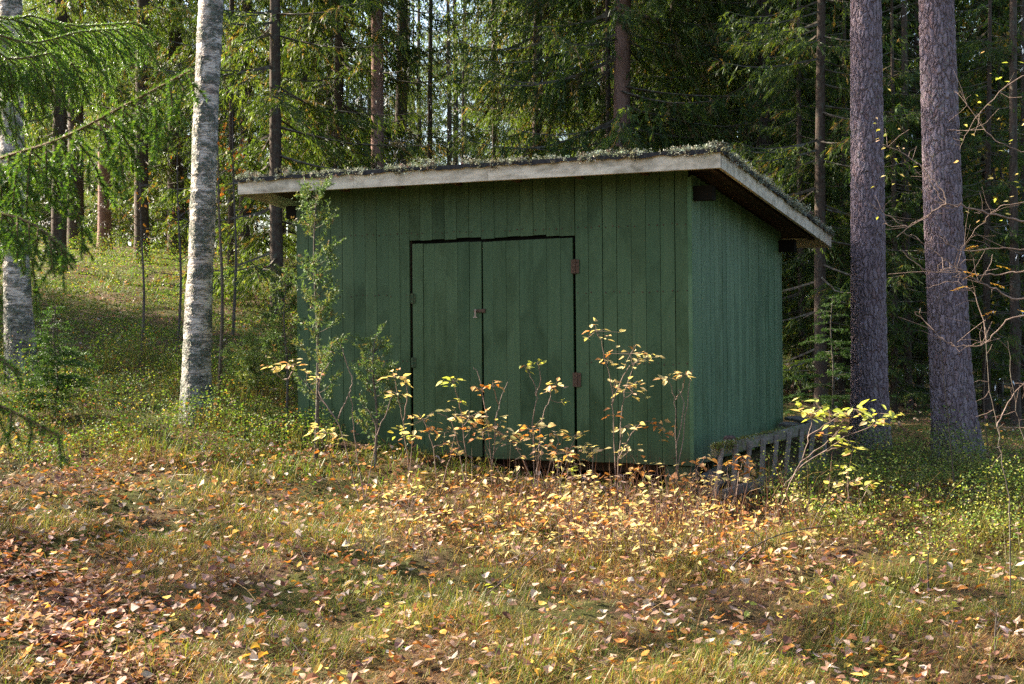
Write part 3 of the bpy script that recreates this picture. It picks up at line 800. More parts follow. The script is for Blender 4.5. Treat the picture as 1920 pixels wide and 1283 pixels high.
big_tree('pine_tree', 'thicker lichen flecked pine trunk standing farthest right with flared foot', 'pine tree',
         [(1755, 0, 65), (1762, 215, 69), (1769, 430, 73), (1776, 560, 75), (1782, 700, 79), (1790, 800, 86), (1795, 875, 92)], 11.7, 19, M['bark_pine'], (11, 2.2, 26, 130, 0.12, *PINE_PAL), 9, 0.26)
BIRCH_PAL = ([(0.45, 0.33, 0.05), (0.38, 0.24, 0.04)], [1, 1])
big_tree('birch_tree', 'tall birch with white lichen spotted bark left of the shed', 'birch tree',
         [(396, 0, 48), (391, 110, 48), (386, 215, 48), (382, 330, 48), (380, 430, 49), (375, 520, 50), (371, 600, 52), (369, 680, 56), (369, 745, 58), (371, 800, 58)], 12.4, 17, M['bark_birch'], (10.5, 1.8, 16, 40, 0.06, *BIRCH_PAL), 5, 0.12, 90, 0.02, 0.03)
big_tree('birch_tree', 'dark footed birch behind hanging spruce boughs at the left edge', 'birch tree',
         [(18, 0, 46), (20, 150, 46), (23, 300, 47), (28, 450, 50), (33, 560, 52), (38, 650, 56), (45, 725, 60)], 14.0, 17, M['bark_birch_dark'], (10.5, 1.8, 14, 40, 0.06, *BIRCH_PAL), 6, 0.15, 90, 0.02, 0.03)

# ------------------------------------------------------------------ spruces of the forest
def spruce_parts(seed, H, zl, zd, Lmax, droop, hang, step=0.34, nper=5, base_r=0.15, dead_from=0.6, dense=1.0, tone=1.0):
    """-> meshes: trunk, live crown (branches + hanging twigs), dead lower branches"""
    rg = np.random.default_rng(seed)
    zs = np.r_[-0.3, 0.0, 0.15, 0.5, np.linspace(1.2, H, 16)]
    rr = base_r * np.interp(zs, [-.3, 0, .15, .5, H], [1.45, 1.35, 1.15, 1.02, 0.06])
    pth = np.stack([0.05 * np.sin(zs * 0.35 + seed), 0.05 * np.cos(zs * 0.3 + seed), zs], 1); pth[:, :2] -= pth[1, :2]
    gt = Geo(); gt.add(*tube(pth, rr, 12))
    gd = Geo(); gl = Geo()
    z = dead_from
    while z < H - 0.2:
        live = z > zl
        fine = z < 9.5
        for k_ in range(rg.integers(max(2, nper - 2), nper + 1)):
            az = rg.uniform(0, 2 * np.pi); f = np.array([np.cos(az), np.sin(az), 0.0]); s = np.array([-f[1], f[0], 0.0])
            zb = z + rg.uniform(-0.12, 0.12)
            if z < zd: L = Lmax * rg.uniform(0.55, 1.08)
            else: L = (0.25 + Lmax * (H - z) / (H - zd)) * rg.uniform(0.75, 1.05)
            if not live: L *= rg.uniform(0.25, 0.7)
            t = np.linspace(0, 1, 8)
            dr = droop * rg.uniform(0.6, 1.3)
            wig = rg.normal(0, 0.03, (8,)) * L * t
            b = np.array([np.interp(zb, zs, pth[:, 0]), np.interp(zb, zs, pth[:, 1]), zb]) + f * (L * t)[:, None] + s * wig[:, None]
            b[:, 2] += -dr * L * t + 0.75 * dr * L * t ** 2.6 + (0.10 * L * t if not live else 0)
            gd.add(*tube(b, np.linspace(0.016 * (L / 2) + 0.004, 0.003, 8), 3))
            if not live:
                m = int(L / 0.09)
                tb = rg.uniform(0.2, 1, m); p0 = np.stack([np.interp(tb, t, b[:, c]) for c in range(3)], 1)
                dd = f * 0.6 + s * np.where(rg.random(m) < .5, -1, 1)[:, None] * 0.9 + rg.normal(0, 0.35, (m, 3)); dd[:, 2] -= 0.3
                V, Fq = rhombs(p0, dd, rg.uniform(0.1, 0.34, m), np.full(m, 0.008), rg)
                gd.add(V, Fq)
                if rg.random() < 0.6:                  # beard lichen
                    m2 = int(m * 1.2); ix = rg.integers(0, max(m, 1), m2) if m else []
                    if m:
                        V, Fq = rhombs(p0[ix] + rg.normal(0, 0.05, (m2, 3)), rg.normal(size=(m2, 3)) * 0.5 + [0, 0, -1], rg.uniform(0.03, 0.10, m2), rg.uniform(0.012, 0.028, m2), rg)
                        gd.add(V, Fq, (1, 1, 1), 1)
                continue
            nt = max(4, int(L / (0.052 if fine else 0.16) * dense))
            ti = rg.uniform(0.14, 1.0, nt)
            p0 = np.stack([np.interp(ti, t, b[:, c]) for c in range(3)], 1)
            sg = np.where(np.arange(nt) % 2 == 0, -1.0, 1.0)[:, None]
            l2 = (0.14 + 0.34 * L * (1 - ti) * 0.75) * rg.uniform(0.5, 1.15, nt)
            hg = hang * rg.uniform(0.5, 1.4, nt)
            d2 = norm(f * 0.62 + s * sg * 0.8 + rg.normal(0, 0.16, (nt, 3)))
            ns = np.maximum(3, (l2 / (0.0125 if fine else 0.06)).astype(int))
            ix = np.repeat(np.arange(nt), ns)
            q = rg.random(len(ix))
            c = p0[ix] + d2[ix] * (l2[ix] * q)[:, None]
            c[:, 2] -= hg[ix] * l2[ix] * q ** 1.4
            tw = norm(d2[ix] + np.stack([0 * q, 0 * q, -hg[ix] * 1.4 * q ** 0.4], 1))
            dd = tw * 0.9 + rg.normal(0, 0.38, (len(ix), 3)); dd[:, 2] -= 0.38
            sc = 1.0 if fine else 2.2
            LL = rg.uniform(0.05, 0.11, len(ix)) * sc; WW = rg.uniform(0.010, 0.018, len(ix)) * sc * (1.0 if fine else 1.3)
            V, Fq = rhombs(c, dd, LL, WW, rg)
            shade = pick(rg, [(0.055, 0.092, 0.024), (0.080, 0.118, 0.026), (0.036, 0.066, 0.025), (0.14, 0.10, 0.045)], [4, 3, 2.2, 0.9], nt, 0.15) * tone
            gl.add(V, Fq, np.repeat(shade[ix], 4, 0))
        z += step * rg.uniform(0.75, 1.25) * (1.0 if fine else 1.3)
    return gt, gl, gd

DEADM = [M['dead'], M['lichen']]
SPR = []
for i, kw in enumerate((dict(seed=11, H=19, zl=1.2, zd=7.0, Lmax=2.7, droop=0.42, hang=1.0, dense=1.3, nper=6),
                        dict(seed=12, H=21, zl=2.6, zd=9.0, Lmax=2.2, droop=0.50, hang=1.1, step=0.38, dense=1.15),
                        dict(seed=13, H=20, zl=4.6, zd=9.5, Lmax=1.9, droop=0.55, hang=1.1, step=0.36, nper=4),
                        dict(seed=14, H=15, zl=0.7, zd=2.6, Lmax=2.1, droop=0.35, hang=0.7, base_r=0.10),
                        dict(seed=15, H=17, zl=7.5, zd=10, Lmax=1.4, droop=0.5, hang=1.0, base_r=0.075, step=0.42, nper=4))):
    gt, gl, gd = spruce_parts(**kw)
    if i == 0: pass
    SPR.append(dict(trunk=gt.mesh('trunk', M['bark_spruce'], True), crown=gl.mesh('crown', M['needle']), dead=gd.mesh('branches', DEADM), r=kw.get('base_r', 0.15)))
    if i == 2: RED_TRUNK = gt.mesh('trunk', M['bark_red'], True)

def spruce(x, y, var, sc=1.0, rz=None, label='', group=None, red=False, name='spruce_tree', cat='spruce tree', rs=1.0):
    v = SPR[var]
    t = thing(name, label, cat, (x, y, gz1(x, y) - 0.02), random.uniform(0, 6.28) if rz is None else rz, group)
    t.scale = (sc, sc, sc)
    o = link('trunk', RED_TRUNK if red else v['trunk'], t); o.scale = (rs, rs, 1)
    link('crown', v['crown'], t)['kind'] = 'stuff'; link('branches', v['dead'], t)['kind'] = 'stuff'
    return t
def at_px(px, d): return (px - CX) / F_PX * d, d

# (one by one)
# those one can point to in the photo: column, distance, kind, scale, trunk thickness, label
for px, d, var, sc, rs, red, lab in (
        (266, 26.5, 2, 1.0, 0.95, False, 'dark straight spruce on the hill crest left of the white birch'),
        (458, 27.0, 1, 1.0, 0.85, False, 'dark spruce trunk just right of the birch beside the roof end'),
        (432, 25.5, 4, 1.0, 0.8, False, 'thin dark spruce pole between the birch and the thicker dark trunk'),
        (569, 27.0, 4, 1.1, 0.8, False, 'slim spruce pole seen above the left part of the roof'),
        (632, 24.0, 0, 1.0, 0.65, False, 'leafy spruce with hanging green boughs left of the pinkish trunk'),
        (706, 23.0, 2, 1.05, 0.80, True, 'pinkish grey straight trunk above the left half of the roof'),
        (744, 28.0, 4, 1.15, 1.7, False, 'brown trunk directly right of the pinkish trunk'),
        (806, 27.0, 4, 1.0, 0.75, False, 'thin brown trunk before the bright gap above the roof'),
        (926, 30.0, 4, 1.0, 0.8, False, 'thinnest pole against the sunlit yellow boughs'),
        (1165, 21.0, 0, 1.12, 0.95, True, 'big spruce with wide drooping boughs and reddish trunk above the roof middle'),
        (1146, 24.0, 4, 1.0, 0.8, False, 'thin dark pole touching the left side of the reddish spruce trunk'),
        (1330, 24.0, 4, 1.1, 0.85, False, 'left of the two thin dark poles above the roof corner'),
        (1372, 25.0, 1, 0.95, 0.8, False, 'right of the two dark trunks above the roof corner'),
        (1441, 21.0, 1, 1.0, 1.0, False, 'thick blackish brown spruce trunk between roof corner and left pine'),
        (1493, 23.0, 4, 1.0, 0.85, False, 'slender dark spruce with bare limbs left of the two pines'),
        (1540, 17.5, 3, 0.85, 1.0, False, 'low dark spruce with lichen twigs right behind the shed wall'),
        (1703, 19.0, 4, 1.0, 0.8, False, 'thin pale spotted trunk standing between the two pines'),
        (1690, 23.0, 0, 1.0, 0.9, False, 'dark bushy spruce filling the gap between the two pines'),
        (1860, 21.0, 0, 0.95, 0.9, False, 'dark bushy spruce right of the lichen flecked pine'),
        (1905, 17.0, 4, 1.0, 0.8, False, 'thin dark trunk near the right edge behind bare rowan twigs'),
        (1010, 27.0, 1, 1.0, 0.8, False, 'sunlit spruce behind the roof middle with glowing yellow boughs'),
        (1270, 26.0, 1, 1.0, 0.8, False, 'shaded spruce between the reddish trunk and the roof corner'),
        (520, 20.5, 3, 1.15, 0.9, False, 'green spruce with soft boughs between birch and roof end'),
        (1400, 24.0, 0, 0.95, 0.8, False, 'spruce with dark boughs behind the roof corner'),
        (1580, 22.5, 0, 1.0, 0.9, False, 'dark spruce with heavy boughs left behind the nearer pine'),
        (335, 29.0, 3, 0.9, 1.0, False, 'small sunlit spruce close left of the white birch on the crest'),
        (110, 24.0, 1, 1.0, 0.9, False, 'spruce behind the bright hanging boughs at upper left'),
        (196, 30.0, 2, 1.0, 1.0, True, 'reddish far trunk showing between the spruce boughs at upper left')):
    x, y = at_px(px, d)
    spruce(x, y, var, sc, None, lab, None, red, rs=rs)

# the forest behind: fill, with gaps to the sky
LOOK = {0: 'bushy', 1: 'half bare', 2: 'tall bare stemmed', 3: 'low young', 4: 'pole thin'}
ZONES = ((-999, 30, 'at the left edge'), (30, 240, 'behind the hanging boughs'), (240, 400, 'close around the white birch'), (400, 560, 'between birch and roof end'), (560, 720, 'above the left part of the roof'), (720, 900, 'around the bright gap above the roof'), (900, 1165, 'left of the big reddish spruce'), (1165, 1350, 'right of the big reddish spruce'), (1350, 1600, 'between roof corner and pines'), (1600, 1780, 'between the two pines'), (1780, 9999, 'right of both pines'))
def far_spruce(px, x, y, var, sc, rs):
    zone = [z for a, b_, z in ZONES if a <= px < b_][0]
    spruce(x, y, var, sc, None, LOOK[var] + ' distant spruce deep in the forest ' + zone, LOOK[var] + ' distant spruces ' + zone, False, rs=rs)
placed = []
tries = 0
while len(placed) < 104 and tries < 6000:
    tries += 1
    d = 27 + 55 * random.random() ** 1.1
    px = random.uniform(-150, 2080)
    x, y = at_px(px, d)
    if 770 < px < 850 and d < 50: continue
    if x < 0.5 and (31 < 0.445 * x + 0.895 * y < 38 or 22.8 < 0.445 * x + 0.895 * y < 27.5): continue     # a sunlit glade behind
    if any((x - a) ** 2 + (y - b) ** 2 < 3.6 for a, b in placed): continue
    placed.append((x, y))
    var = random.choice((1, 1, 2, 2, 2, 4)) if px < 1060 else random.choice((0, 0, 0, 1, 1, 4))
    far_spruce(px, x, y, var, random.uniform(0.85, 1.15), random.uniform(0.8, 1.1))
for i in range(84):                                    # undergrowth: young spruces on and beyond the crest
    d = random.uniform(31, 62); px = random.uniform(-60, 1980) if i < 44 else random.uniform(-80, 640)
    x, y = at_px(px, d)
    far_spruce(px, x, y, 3, random.uniform(0.25, 0.55) if i < 44 else random.uniform(0.2, 0.42), 0.9)
for i in range(34):                                    # the forest closes behind the crest of the slope
    d = random.uniform(32, 50); px = random.uniform(-60, 470); x, y = at_px(px, d)
    far_spruce(px, x, y, random.choice((3, 3, 3, 0)), random.uniform(0.4, 0.75), 0.9)
for px, d, sc, lab in ((1505, 18.6, 0.55, 'dark low boughed spruce close behind the shed right wall'), (1575, 19.5, 0.6, 'dark young spruce left of the nearer pine trunk'), (1676, 17.6, 0.5, 'dark young spruce low between the two pines'),
                       (1725, 21.0, 0.65, 'taller young spruce just left of the flared pine'), (1850, 17.5, 0.55, 'dark young spruce low right of the flared pine'), (1915, 19.0, 0.6, 'dark young spruce at the right edge behind rowan twigs')):
    x, y = at_px(px, d)
    spruce(x, y, 3, sc, None, lab)
# unseen spruces added left of frame to dapple the sun, shade slope and pines
for (x, y, var, sc) in ((-13.5, 22.4, 1, 1.15), (-11.6, 19.9, 1, 1.15), (-15.5, 23.0, 1, 1.15), (-16.0, 21.3, 1, 1.1), (-10.5, 9.3, 4, 1.0), (-12.0, 13.9, 4, 1.0), (-10.8, 20.8, 2, 1.1), (-9.4, 18.6, 2, 1.1), (-13.0, 19.6, 2, 1.1), (-14.5, 22.5, 1, 0.9), (-17, 24, 2, 1.0), (-19, 12.4, 1, 1.0), (-16.5, 15.2, 4, 1.0), (-22, 24, 2, 1.0), (-14, 11.0, 4, 1.0), (-9.9, 20.2, 3, 0.36), (-7.6, 13.4, 3, 0.33), (-8.3, 15.6, 3, 0.36), (-9.2, 17.4, 3, 0.3), (-7.2, 9.7, 3, 0.30), (-6.5, 7.6, 3, 0.28)):
    spruce(x, y, var, sc, None, 'unseen spruce added left of the clearing to break up the sunlight', 'spruces added left of the clearing for shade')

# spruces added behind and beside the viewpoint, unseen, to cut the low sky light
for (x, y, var, sc) in ((-13, -9, 0, 1.0), (-8.5, -12, 1, 1.0), (-4, -10.5, 0, 1.0), (0.5, -13, 0, 1.05), (4.5, -10, 0, 0.95), (9, -12, 1, 1.0), (13, -8, 0, 1.0), (14.5, -2, 0, 0.95), (13, 4, 0, 1.0), (15.5, 9.5, 0, 1.0), (-16, -3, 1, 1.0), (11.5, 12, 0, 0.9), (-1.5, -17, 0, 1.1), (7, -17, 0, 1.1)):
    spruce(x, y, var, sc, None, 'unseen spruce added around the viewpoint to block low sky light', 'spruces added around the viewpoint')
# a yellow-leaved tree in the forest at the right edge, and small orange rowans by the birch
def broadleaf(px, d, h, label, name, cat, palette, n, size, spread, z_lo, py_base=None, seed=1, lean=0.0):
    rg = np.random.default_rng(seed)
    x, y = at_px(px, d); z = gz1(x, y)
    t = thing(name, label, cat, (x, y, z))
    pth = smooth_path([(0, 0, -0.1), (0.05 + lean * .3, 0, h * 0.35), (lean * .7, 0.05, h * 0.7), (lean, 0, h)], 12)
    gs = Geo(); gs.add(*tube(pth, np.linspace(0.006 + h * 0.006, 0.004, 12), 6))
    gl = Geo()
    for i in range(int(8 + h * 3)):
        zz = rg.uniform(z_lo, h * 0.97)
        b0 = np.array([np.interp(zz, pth[:, 2], pth[:, c]) for c in range(3)])
        az = rg.uniform(0, 6.28); L = spread * rg.uniform(0.5, 1.1) * (1.1 - 0.7 * zz / h)
        e = b0 + np.array([np.cos(az), np.sin(az), rg.uniform(0.1, 0.8)]) * L
        bp = smooth_path([b0, (b0 + e) / 2 + [0, 0, 0.06 * L], e], 6)
        gs.add(*tube(bp, np.linspace(0.006, 0.002, 6), 4))
        m = max(2, int(n / (8 + h * 3)))
        tt = rg.uniform(0.35, 1, m)
        c = np.stack([np.interp(tt, np.linspace(0, 1, 6), bp[:, k]) for k in range(3)], 1) + rg.normal(0, 0.07 * spread, (m, 3))
        V, Fq = rhombs(c, rg.normal(size=(m, 3)) + [0, 0, -0.5], rg.uniform(0.7, 1.2, m) * size, rg.uniform(0.5, 0.8, m) * size, rg)
        gl.add(V, Fq, np.repeat(pick(rg, palette, np.ones(len(palette)), m), 4, 0))
    link('stem', gs.mesh('stem', M['dark_twig']), t)
    lv = link('foliage', gl.mesh('foliage', M['leaf_rowan']), t); lv['kind'] = 'stuff'
    return t
ORNG = [(0.55, 0.22, 0.03), (0.60, 0.30, 0.05), (0.45, 0.16, 0.03)]
GOLD = [(0.62, 0.38, 0.04), (0.55, 0.30, 0.03), (0.50, 0.40, 0.07)]
broadleaf(1875, 20.0, 7.5, 'golden leaved young birch glowing in the forest at upper right', 'young_birch', 'birch tree', GOLD, 620, 0.075, 1.3, 2.2, seed=3)
broadleaf(1905, 17.5, 4.2, 'small yellow leaved birch lower behind the right hand pine', 'young_birch', 'birch tree', GOLD, 170, 0.06, 0.9, 1.0, seed=8)
broadleaf(436, 18.5, 3.1, 'thin rowan with few orange leaves right of the birch trunk', 'rowan', 'rowan', ORNG, 70, 0.06, 0.55, 1.6, seed=4)
broadleaf(332, 17.0, 2.6, 'thin rowan with orange leaves left of the birch trunk', 'rowan', 'rowan', ORNG, 46, 0.06, 0.5, 1.1, seed=5)
broadleaf(262, 15.2, 2.4, 'almost bare sapling on the slope left of the birch', 'sapling', 'sapling', ORNG, 14, 0.05, 0.4, 1.3, seed=6)
broadleaf(408, 13.6, 3.0, 'bare grey pole close beside the birch trunk', 'sapling', 'sapling', ORNG, 10, 0.05, 0.3, 2.0, seed=7)

# ------------------------------------------------------------------ the near spruce at the left edge: real needles
def needle_twigs(rng, twigs, per_cm, nl, nw, palette, w, droopn=0.0):
    """twigs: list of (points, radius) -> bark tubes and needle triangles"""
    gb, gn = Geo(), Geo()
    P0, T = [], []
    for pts, r in twigs:
        gb.add(*tube(pts, np.linspace(r, r * 0.5, len(pts)), 4))
        seg = np.linalg.norm(np.diff(pts, axis=0), axis=1); L = seg.sum()
        n = max(4, int(L * 100 * per_cm))
        s = rng.random(n) * L; cs = np.r_[0, np.cumsum(seg)]
        P0.append(np.stack([np.interp(s, cs, pts[:, c]) for c in range(3)], 1))
        tg = norm(np.gradient(pts, axis=0)); T.append(norm(np.stack([np.interp(s, cs, tg[:, c]) for c in range(3)], 1)))
    P0 = np.concatenate(P0); T = np.concatenate(T); n = len(P0)
    r = norm(np.cross(T, rng.normal(size=(n, 3))))
    r[:, 2] += 0.25
    d = norm(T * 0.75 + r * 0.8)
    s = norm(np.cross(d, rng.normal(size=(n, 3))))
    L = rng.uniform(0.75, 1.15, n)[:, None] * nl
    V = np.stack([P0 - s * nw / 2, P0 + s * nw / 2, P0 + d * L], 1).reshape(-1, 3)
    gn.add(V, np.arange(n * 3).reshape(n, 3), np.repeat(pick(rng, palette, w, n, 0.2), 3, 0))
    return gb, gn

def bough(rng, pts, side_len, hang, step=0.030, tert=0.026, tl=0.085, fork=1.0):
    main = smooth_path(pts, 26)
    seg = np.r_[0, np.cumsum(np.linalg.norm(np.diff(main, axis=0), axis=1))]; Lm = seg[-1]
    tw = [(main, 0.0075)]
    fwd = norm(main[-1] - main[0]); sd = norm(np.cross(fwd, [0, 0, 1.0]))
    s = 0.08; sg = 1
    while s < Lm:
        t = s / Lm
        b = np.array([np.interp(s, seg, main[:, c]) for c in range(3)])
        ls = side_len(t) * rng.uniform(0.3, 1.2)
        d = norm(fwd * fork + sd * sg * rng.uniform(0.25, 0.9) + rng.normal(0, 0.12, 3))
        u = np.linspace(0, 1, 7)
        hg = hang * rng.uniform(0.6, 1.3)
        pp = b + d * (ls * 0.62 * (u - 0.30 * u * u * min(hg, 1.6)))[:, None]
        pp[:, 2] += -hg * ls * u ** 1.35 * 0.75
        tw.append((pp, 0.0036))
        dl_ = np.linalg.norm(np.diff(pp, axis=0), axis=1).sum(); q = 0.05; s2 = 1
        while q < dl_ * 0.95:
            v = q / dl_
            bb = np.array([np.interp(v, u, pp[:, c]) for c in range(3)])
            tg = norm(np.array([np.interp(min(v + .1, 1), u, pp[:, c]) for c in range(3)]) - np.array([np.interp(max(v - .1, 0), u, pp[:, c]) for c in range(3)]))
            la = norm(np.cross(tg, rng.normal(size=3)))
            dd = norm(tg * 0.85 + la * 0.85 + np.array([0, 0, -0.25]))
            l3 = tl * rng.uniform(0.5, 1.3) * (1.15 - 0.6 * v)
            uu = np.linspace(0, 1, 4)[:, None]
            p3 = bb + dd * l3 * uu; p3[:, 2] -= 0.25 * l3 * uu[:, 0] ** 2
            tw.append((p3, 0.0016)); q += tert * rng.uniform(0.6, 1.4); s2 = -s2
        s += step * rng.uniform(0.6, 1.4); sg = -sg
    return tw
rg = np.random.default_rng(21)
near = thing('spruce_tree', 'near spruce at the left edge with bright hanging needle boughs', 'spruce tree', (-3.55, 5.9, gz1(-3.55, 5.9)))
nb = np.array(near.location)
gt_, gl_, gd_ = spruce_parts(31, 14, 6.6, 7.2, 1.5, 0.35, 0.9, base_r=0.11, dead_from=6.3, dense=0.8)
link('trunk', gt_.mesh('trunk', M['bark_spruce'], True), near)
link('crown', gl_.mesh('crown', M['needle']), near); link('branches', gd_.mesh('branches', DEADM), near)
NPAL = [(0.085, 0.16, 0.028), (0.055, 0.115, 0.028), (0.15, 0.22, 0.034)]
def add_bough(pts, side_len, hang, label, per_cm=7, **kw):
    tw = bough(rg, [np.array(p) - nb for p in pts], side_len, hang, **kw)
    gb, gn = needle_twigs(rg, tw, per_cm, 0.0165, 0.0034, NPAL, [3, 2, 2])
    b = link('bough', gb.mesh('bough', M['brown_twig']), near); b['label'] = label
    link('needles', gn.mesh('needles', M['needle_near']), b)['kind'] = 'stuff'
tip = 0.06
# upper sunlit bough
add_bough([(-3.45, 6.2, 3.30), P(-20, 30, 6.9), P(60, 30, 7.0), P(140, 48, 7.1), P(255, 42, 7.3)], lambda t: 0.20 + 0.85 * (1 - t) ** 0.5 * min(1, t * 4 + .4), 0.72, 'upper sunlit bough with long hanging twigs', 13)
add_bough([(-3.45, 6.0, 3.2), P(-30, 60, 6.3), P(60, 80, 6.4), P(150, 60, 6.6), P(225, 55, 6.8)], lambda t: 0.18 + 0.75 * (1 - t) ** 0.6, 0.85, 'second sunlit bough hanging below the upper one', 13)
add_bough([(-3.45, 5.8, 2.9), P(-60, 90, 6.0), P(20, 110, 6.1), P(95, 100, 6.2)], lambda t: 0.25 + 0.6 * (1 - t), 1.3, 'shaded inner bough hanging at the left edge', 12)
add_bough([(-3.45, 6.4, 3.05), P(-40, 100, 7.2), P(60, 130, 7.3), P(150, 125, 7.4), P(205, 135, 7.5)], lambda t: 0.16 + 0.6 * (1 - t) ** 0.6, 0.9, 'third sunlit bough low behind the upper ones', 12)
# lower near bough, rising to the right
add_bough([(-3.45, 5.7, 1.55), P(-160, 372, 4.6), P(-20, 305, 4.2), P(110, 262, 4.05), P(230, 200, 3.95), P(358, 132, 3.85)], lambda t: 0.10 + 0.72 * np.clip(1.0 - t, 0, 1) ** 0.6, 1.2, 'lower dark near bough rising to the right with drooping twigs', 14, step=0.030)
add_bough([(-3.45, 5.6, 1.3), P(-170, 430, 4.2), P(-30, 400, 3.9), P(60, 420, 3.8), P(120, 470, 3.75)], lambda t: 0.10 + 0.34 * (1 - t) ** 0.6, 1.0, 'small blurred bough hanging under the near bough', 13)
# tip poking in low at the left edge
add_bough([(-3.45, 5.7, 1.0), P(-180, 720, 3.9), P(-60, 740, 3.7), P(20, 770, 3.6), P(112, 818, 3.5)], lambda t: 0.09 + 0.26 * (1 - t), 0.7, 'lowest bough tip poking in from the left edge', 14)
add_bough([(-3.45, 5.65, 0.95), P(-120, 640, 3.7), P(-40, 650, 3.6), P(30, 695, 3.5)], lambda t: 0.08 + 0.2 * (1 - t), 0.7, 'short bough tip above the lowest one', 14)

# ------------------------------------------------------------------ young spruce on the slope, junipers by the shed
def conifer_bush(name, label, cat, loc, h, r, style, seed, palette, w, mat, nb_=70):
    rg = np.random.default_rng(seed)
    t = thing(name, label, cat, loc)
    gs, gn = Geo(), Geo()
    stem = smooth_path([(0, 0, -0.05), (0.02, 0.01, h * 0.4), (-0.015, 0, h * 0.75), (0.01, 0, h)], 12)
    gs.add(*tube(stem, np.linspace(0.008 + 0.011 * h / 2, 0.003, 12), 6))
    for i in range(nb_):
        z = h * (rg.uniform(0.06, 1.0) ** (0.62 if style == 'juniper' else 0.9))
        b0 = np.array([np.interp(z, stem[:, 2], stem[:, c]) for c in range(3)])
        az = rg.uniform(0, 6.28); f = np.array([np.cos(az), np.sin(az), 0])
        if style == 'juniper':
            L = r * (0.35 + 0.75 * (1 - z / h) ** 0.55) * rg.uniform(0.5, 1.15)
            u = np.linspace(0, 1, 7)
            b = b0 + f * (L * u)[:, None]; b[:, 2] += L * (0.25 * u + 0.55 * u * u) * rg.uniform(0.6, 1.3)
        else:
            L = r * (1.05 - 0.93 * z / h) * rg.uniform(0.75, 1.05)
            u = np.linspace(0, 1, 7)
            b = b0 + f * (L * u)[:, None]; b[:, 2] += L * (0.18 * u - 0.28 * u * u)
        gs.add(*tube(b, np.linspace(0.004, 0.0012, 7), 3))
        m = max(5, int(L / (0.0125 if style == 'juniper' else 0.020)))
        ti = rg.uniform(0, 1, m) ** (0.6 if style == 'juniper' else 1.0) * 0.85 + 0.15
        p0 = np.stack([np.interp(ti, u, b[:, c]) for c in range(3)], 1)
        tg = norm(b[-1] - b[0]); sdv = np.cross(tg, [0, 0, 1.0])
        if style == 'juniper':
            d2 = norm(tg * 0.8 + rg.normal(0, 0.65, (m, 3)) + [0, 0, 0.25]); l2 = rg.uniform(0.035, 0.10, m)
        else:
            d2 = norm(tg * 0.8 + sdv * rg.choice([-1, 1], m)[:, None] * 0.8 + rg.normal(0, 0.12, (m, 3))); l2 = (0.04 + 0.25 * L * (1 - ti)) * rg.uniform(0.6, 1.1, m)
        ns = np.maximum(4, (l2 / 0.0065).astype(int)); ix = np.repeat(np.arange(m), ns); q = rg.random(len(ix))
        c = p0[ix] + d2[ix] * (l2[ix] * q)[:, None]
        dd = d2[ix] * 0.55 + rg.normal(0, 0.55, (len(ix), 3))
        V, Fq = rhombs(c, dd, rg.uniform(0.018, 0.036, len(ix)), rg.uniform(0.007, 0.012, len(ix)), rg)
        gn.add(V, Fq, np.repeat(pick(rg, palette, w, m, 0.15)[ix], 4, 0))
    link('stem', gs.mesh('stem', M['dead'], True), t)
    link('needles', gn.mesh('needles', mat), t)['kind'] = 'stuff'
    return t
JP = [(0.095, 0.145, 0.045), (0.070, 0.115, 0.042), (0.15, 0.16, 0.045), (0.14, 0.09, 0.045)]
def on_ground(px, d):
    x, y = at_px(px, d); return (x, y, gz1(x, y) - 0.01)
def up_to(loc, py): return CAM_Z - (py - HY) / F_PX * loc[1] - loc[2]
l = on_ground(592, 11.25); conifer_bush('juniper', 'tall slender juniper reaching the roof at the shed left corner', 'juniper', l, up_to(l, 352), 0.27, 'juniper', 41, JP, [3, 2, 1, 0.3], M['juniper'], 62)
l = on_ground(702, 11.0); conifer_bush('juniper', 'shorter juniper standing before the boards left of the doors', 'juniper', l, up_to(l, 625), 0.22, 'juniper', 42, JP, [3, 2, 1, 0.3], M['juniper'], 34)
l = on_ground(535, 12.3); conifer_bush('juniper', 'bushy juniper just outside the shed left wall', 'juniper', l, up_to(l, 520), 0.27, 'juniper', 43, JP, [3, 2, 1, 0.3], M['juniper'], 44)
l = on_ground(478, 13.2); conifer_bush('juniper', 'low thin juniper between birch and shed', 'juniper', l, up_to(l, 650), 0.36, 'juniper', 44, JP, [3, 2, 1, 0.4], M['juniper'], 36)
SPP = [(0.045, 0.095, 0.022), (0.06, 0.11, 0.025)]
l = on_ground(103, 12.2); conifer_bush('young_spruce', 'small young spruce beside the dark footed birch on the slope', 'spruce tree', l, up_to(l, 575), 0.62, 'spruce', 45, SPP, [1, 1], M['juniper'], 95)
l = on_ground(1300 + 260, 15.5); conifer_bush('young_spruce', 'small shaded spruce behind the shed back corner', 'spruce tree', l, 1.5, 0.9, 'spruce', 46, SPP, [1, 1], M['juniper'], 40)

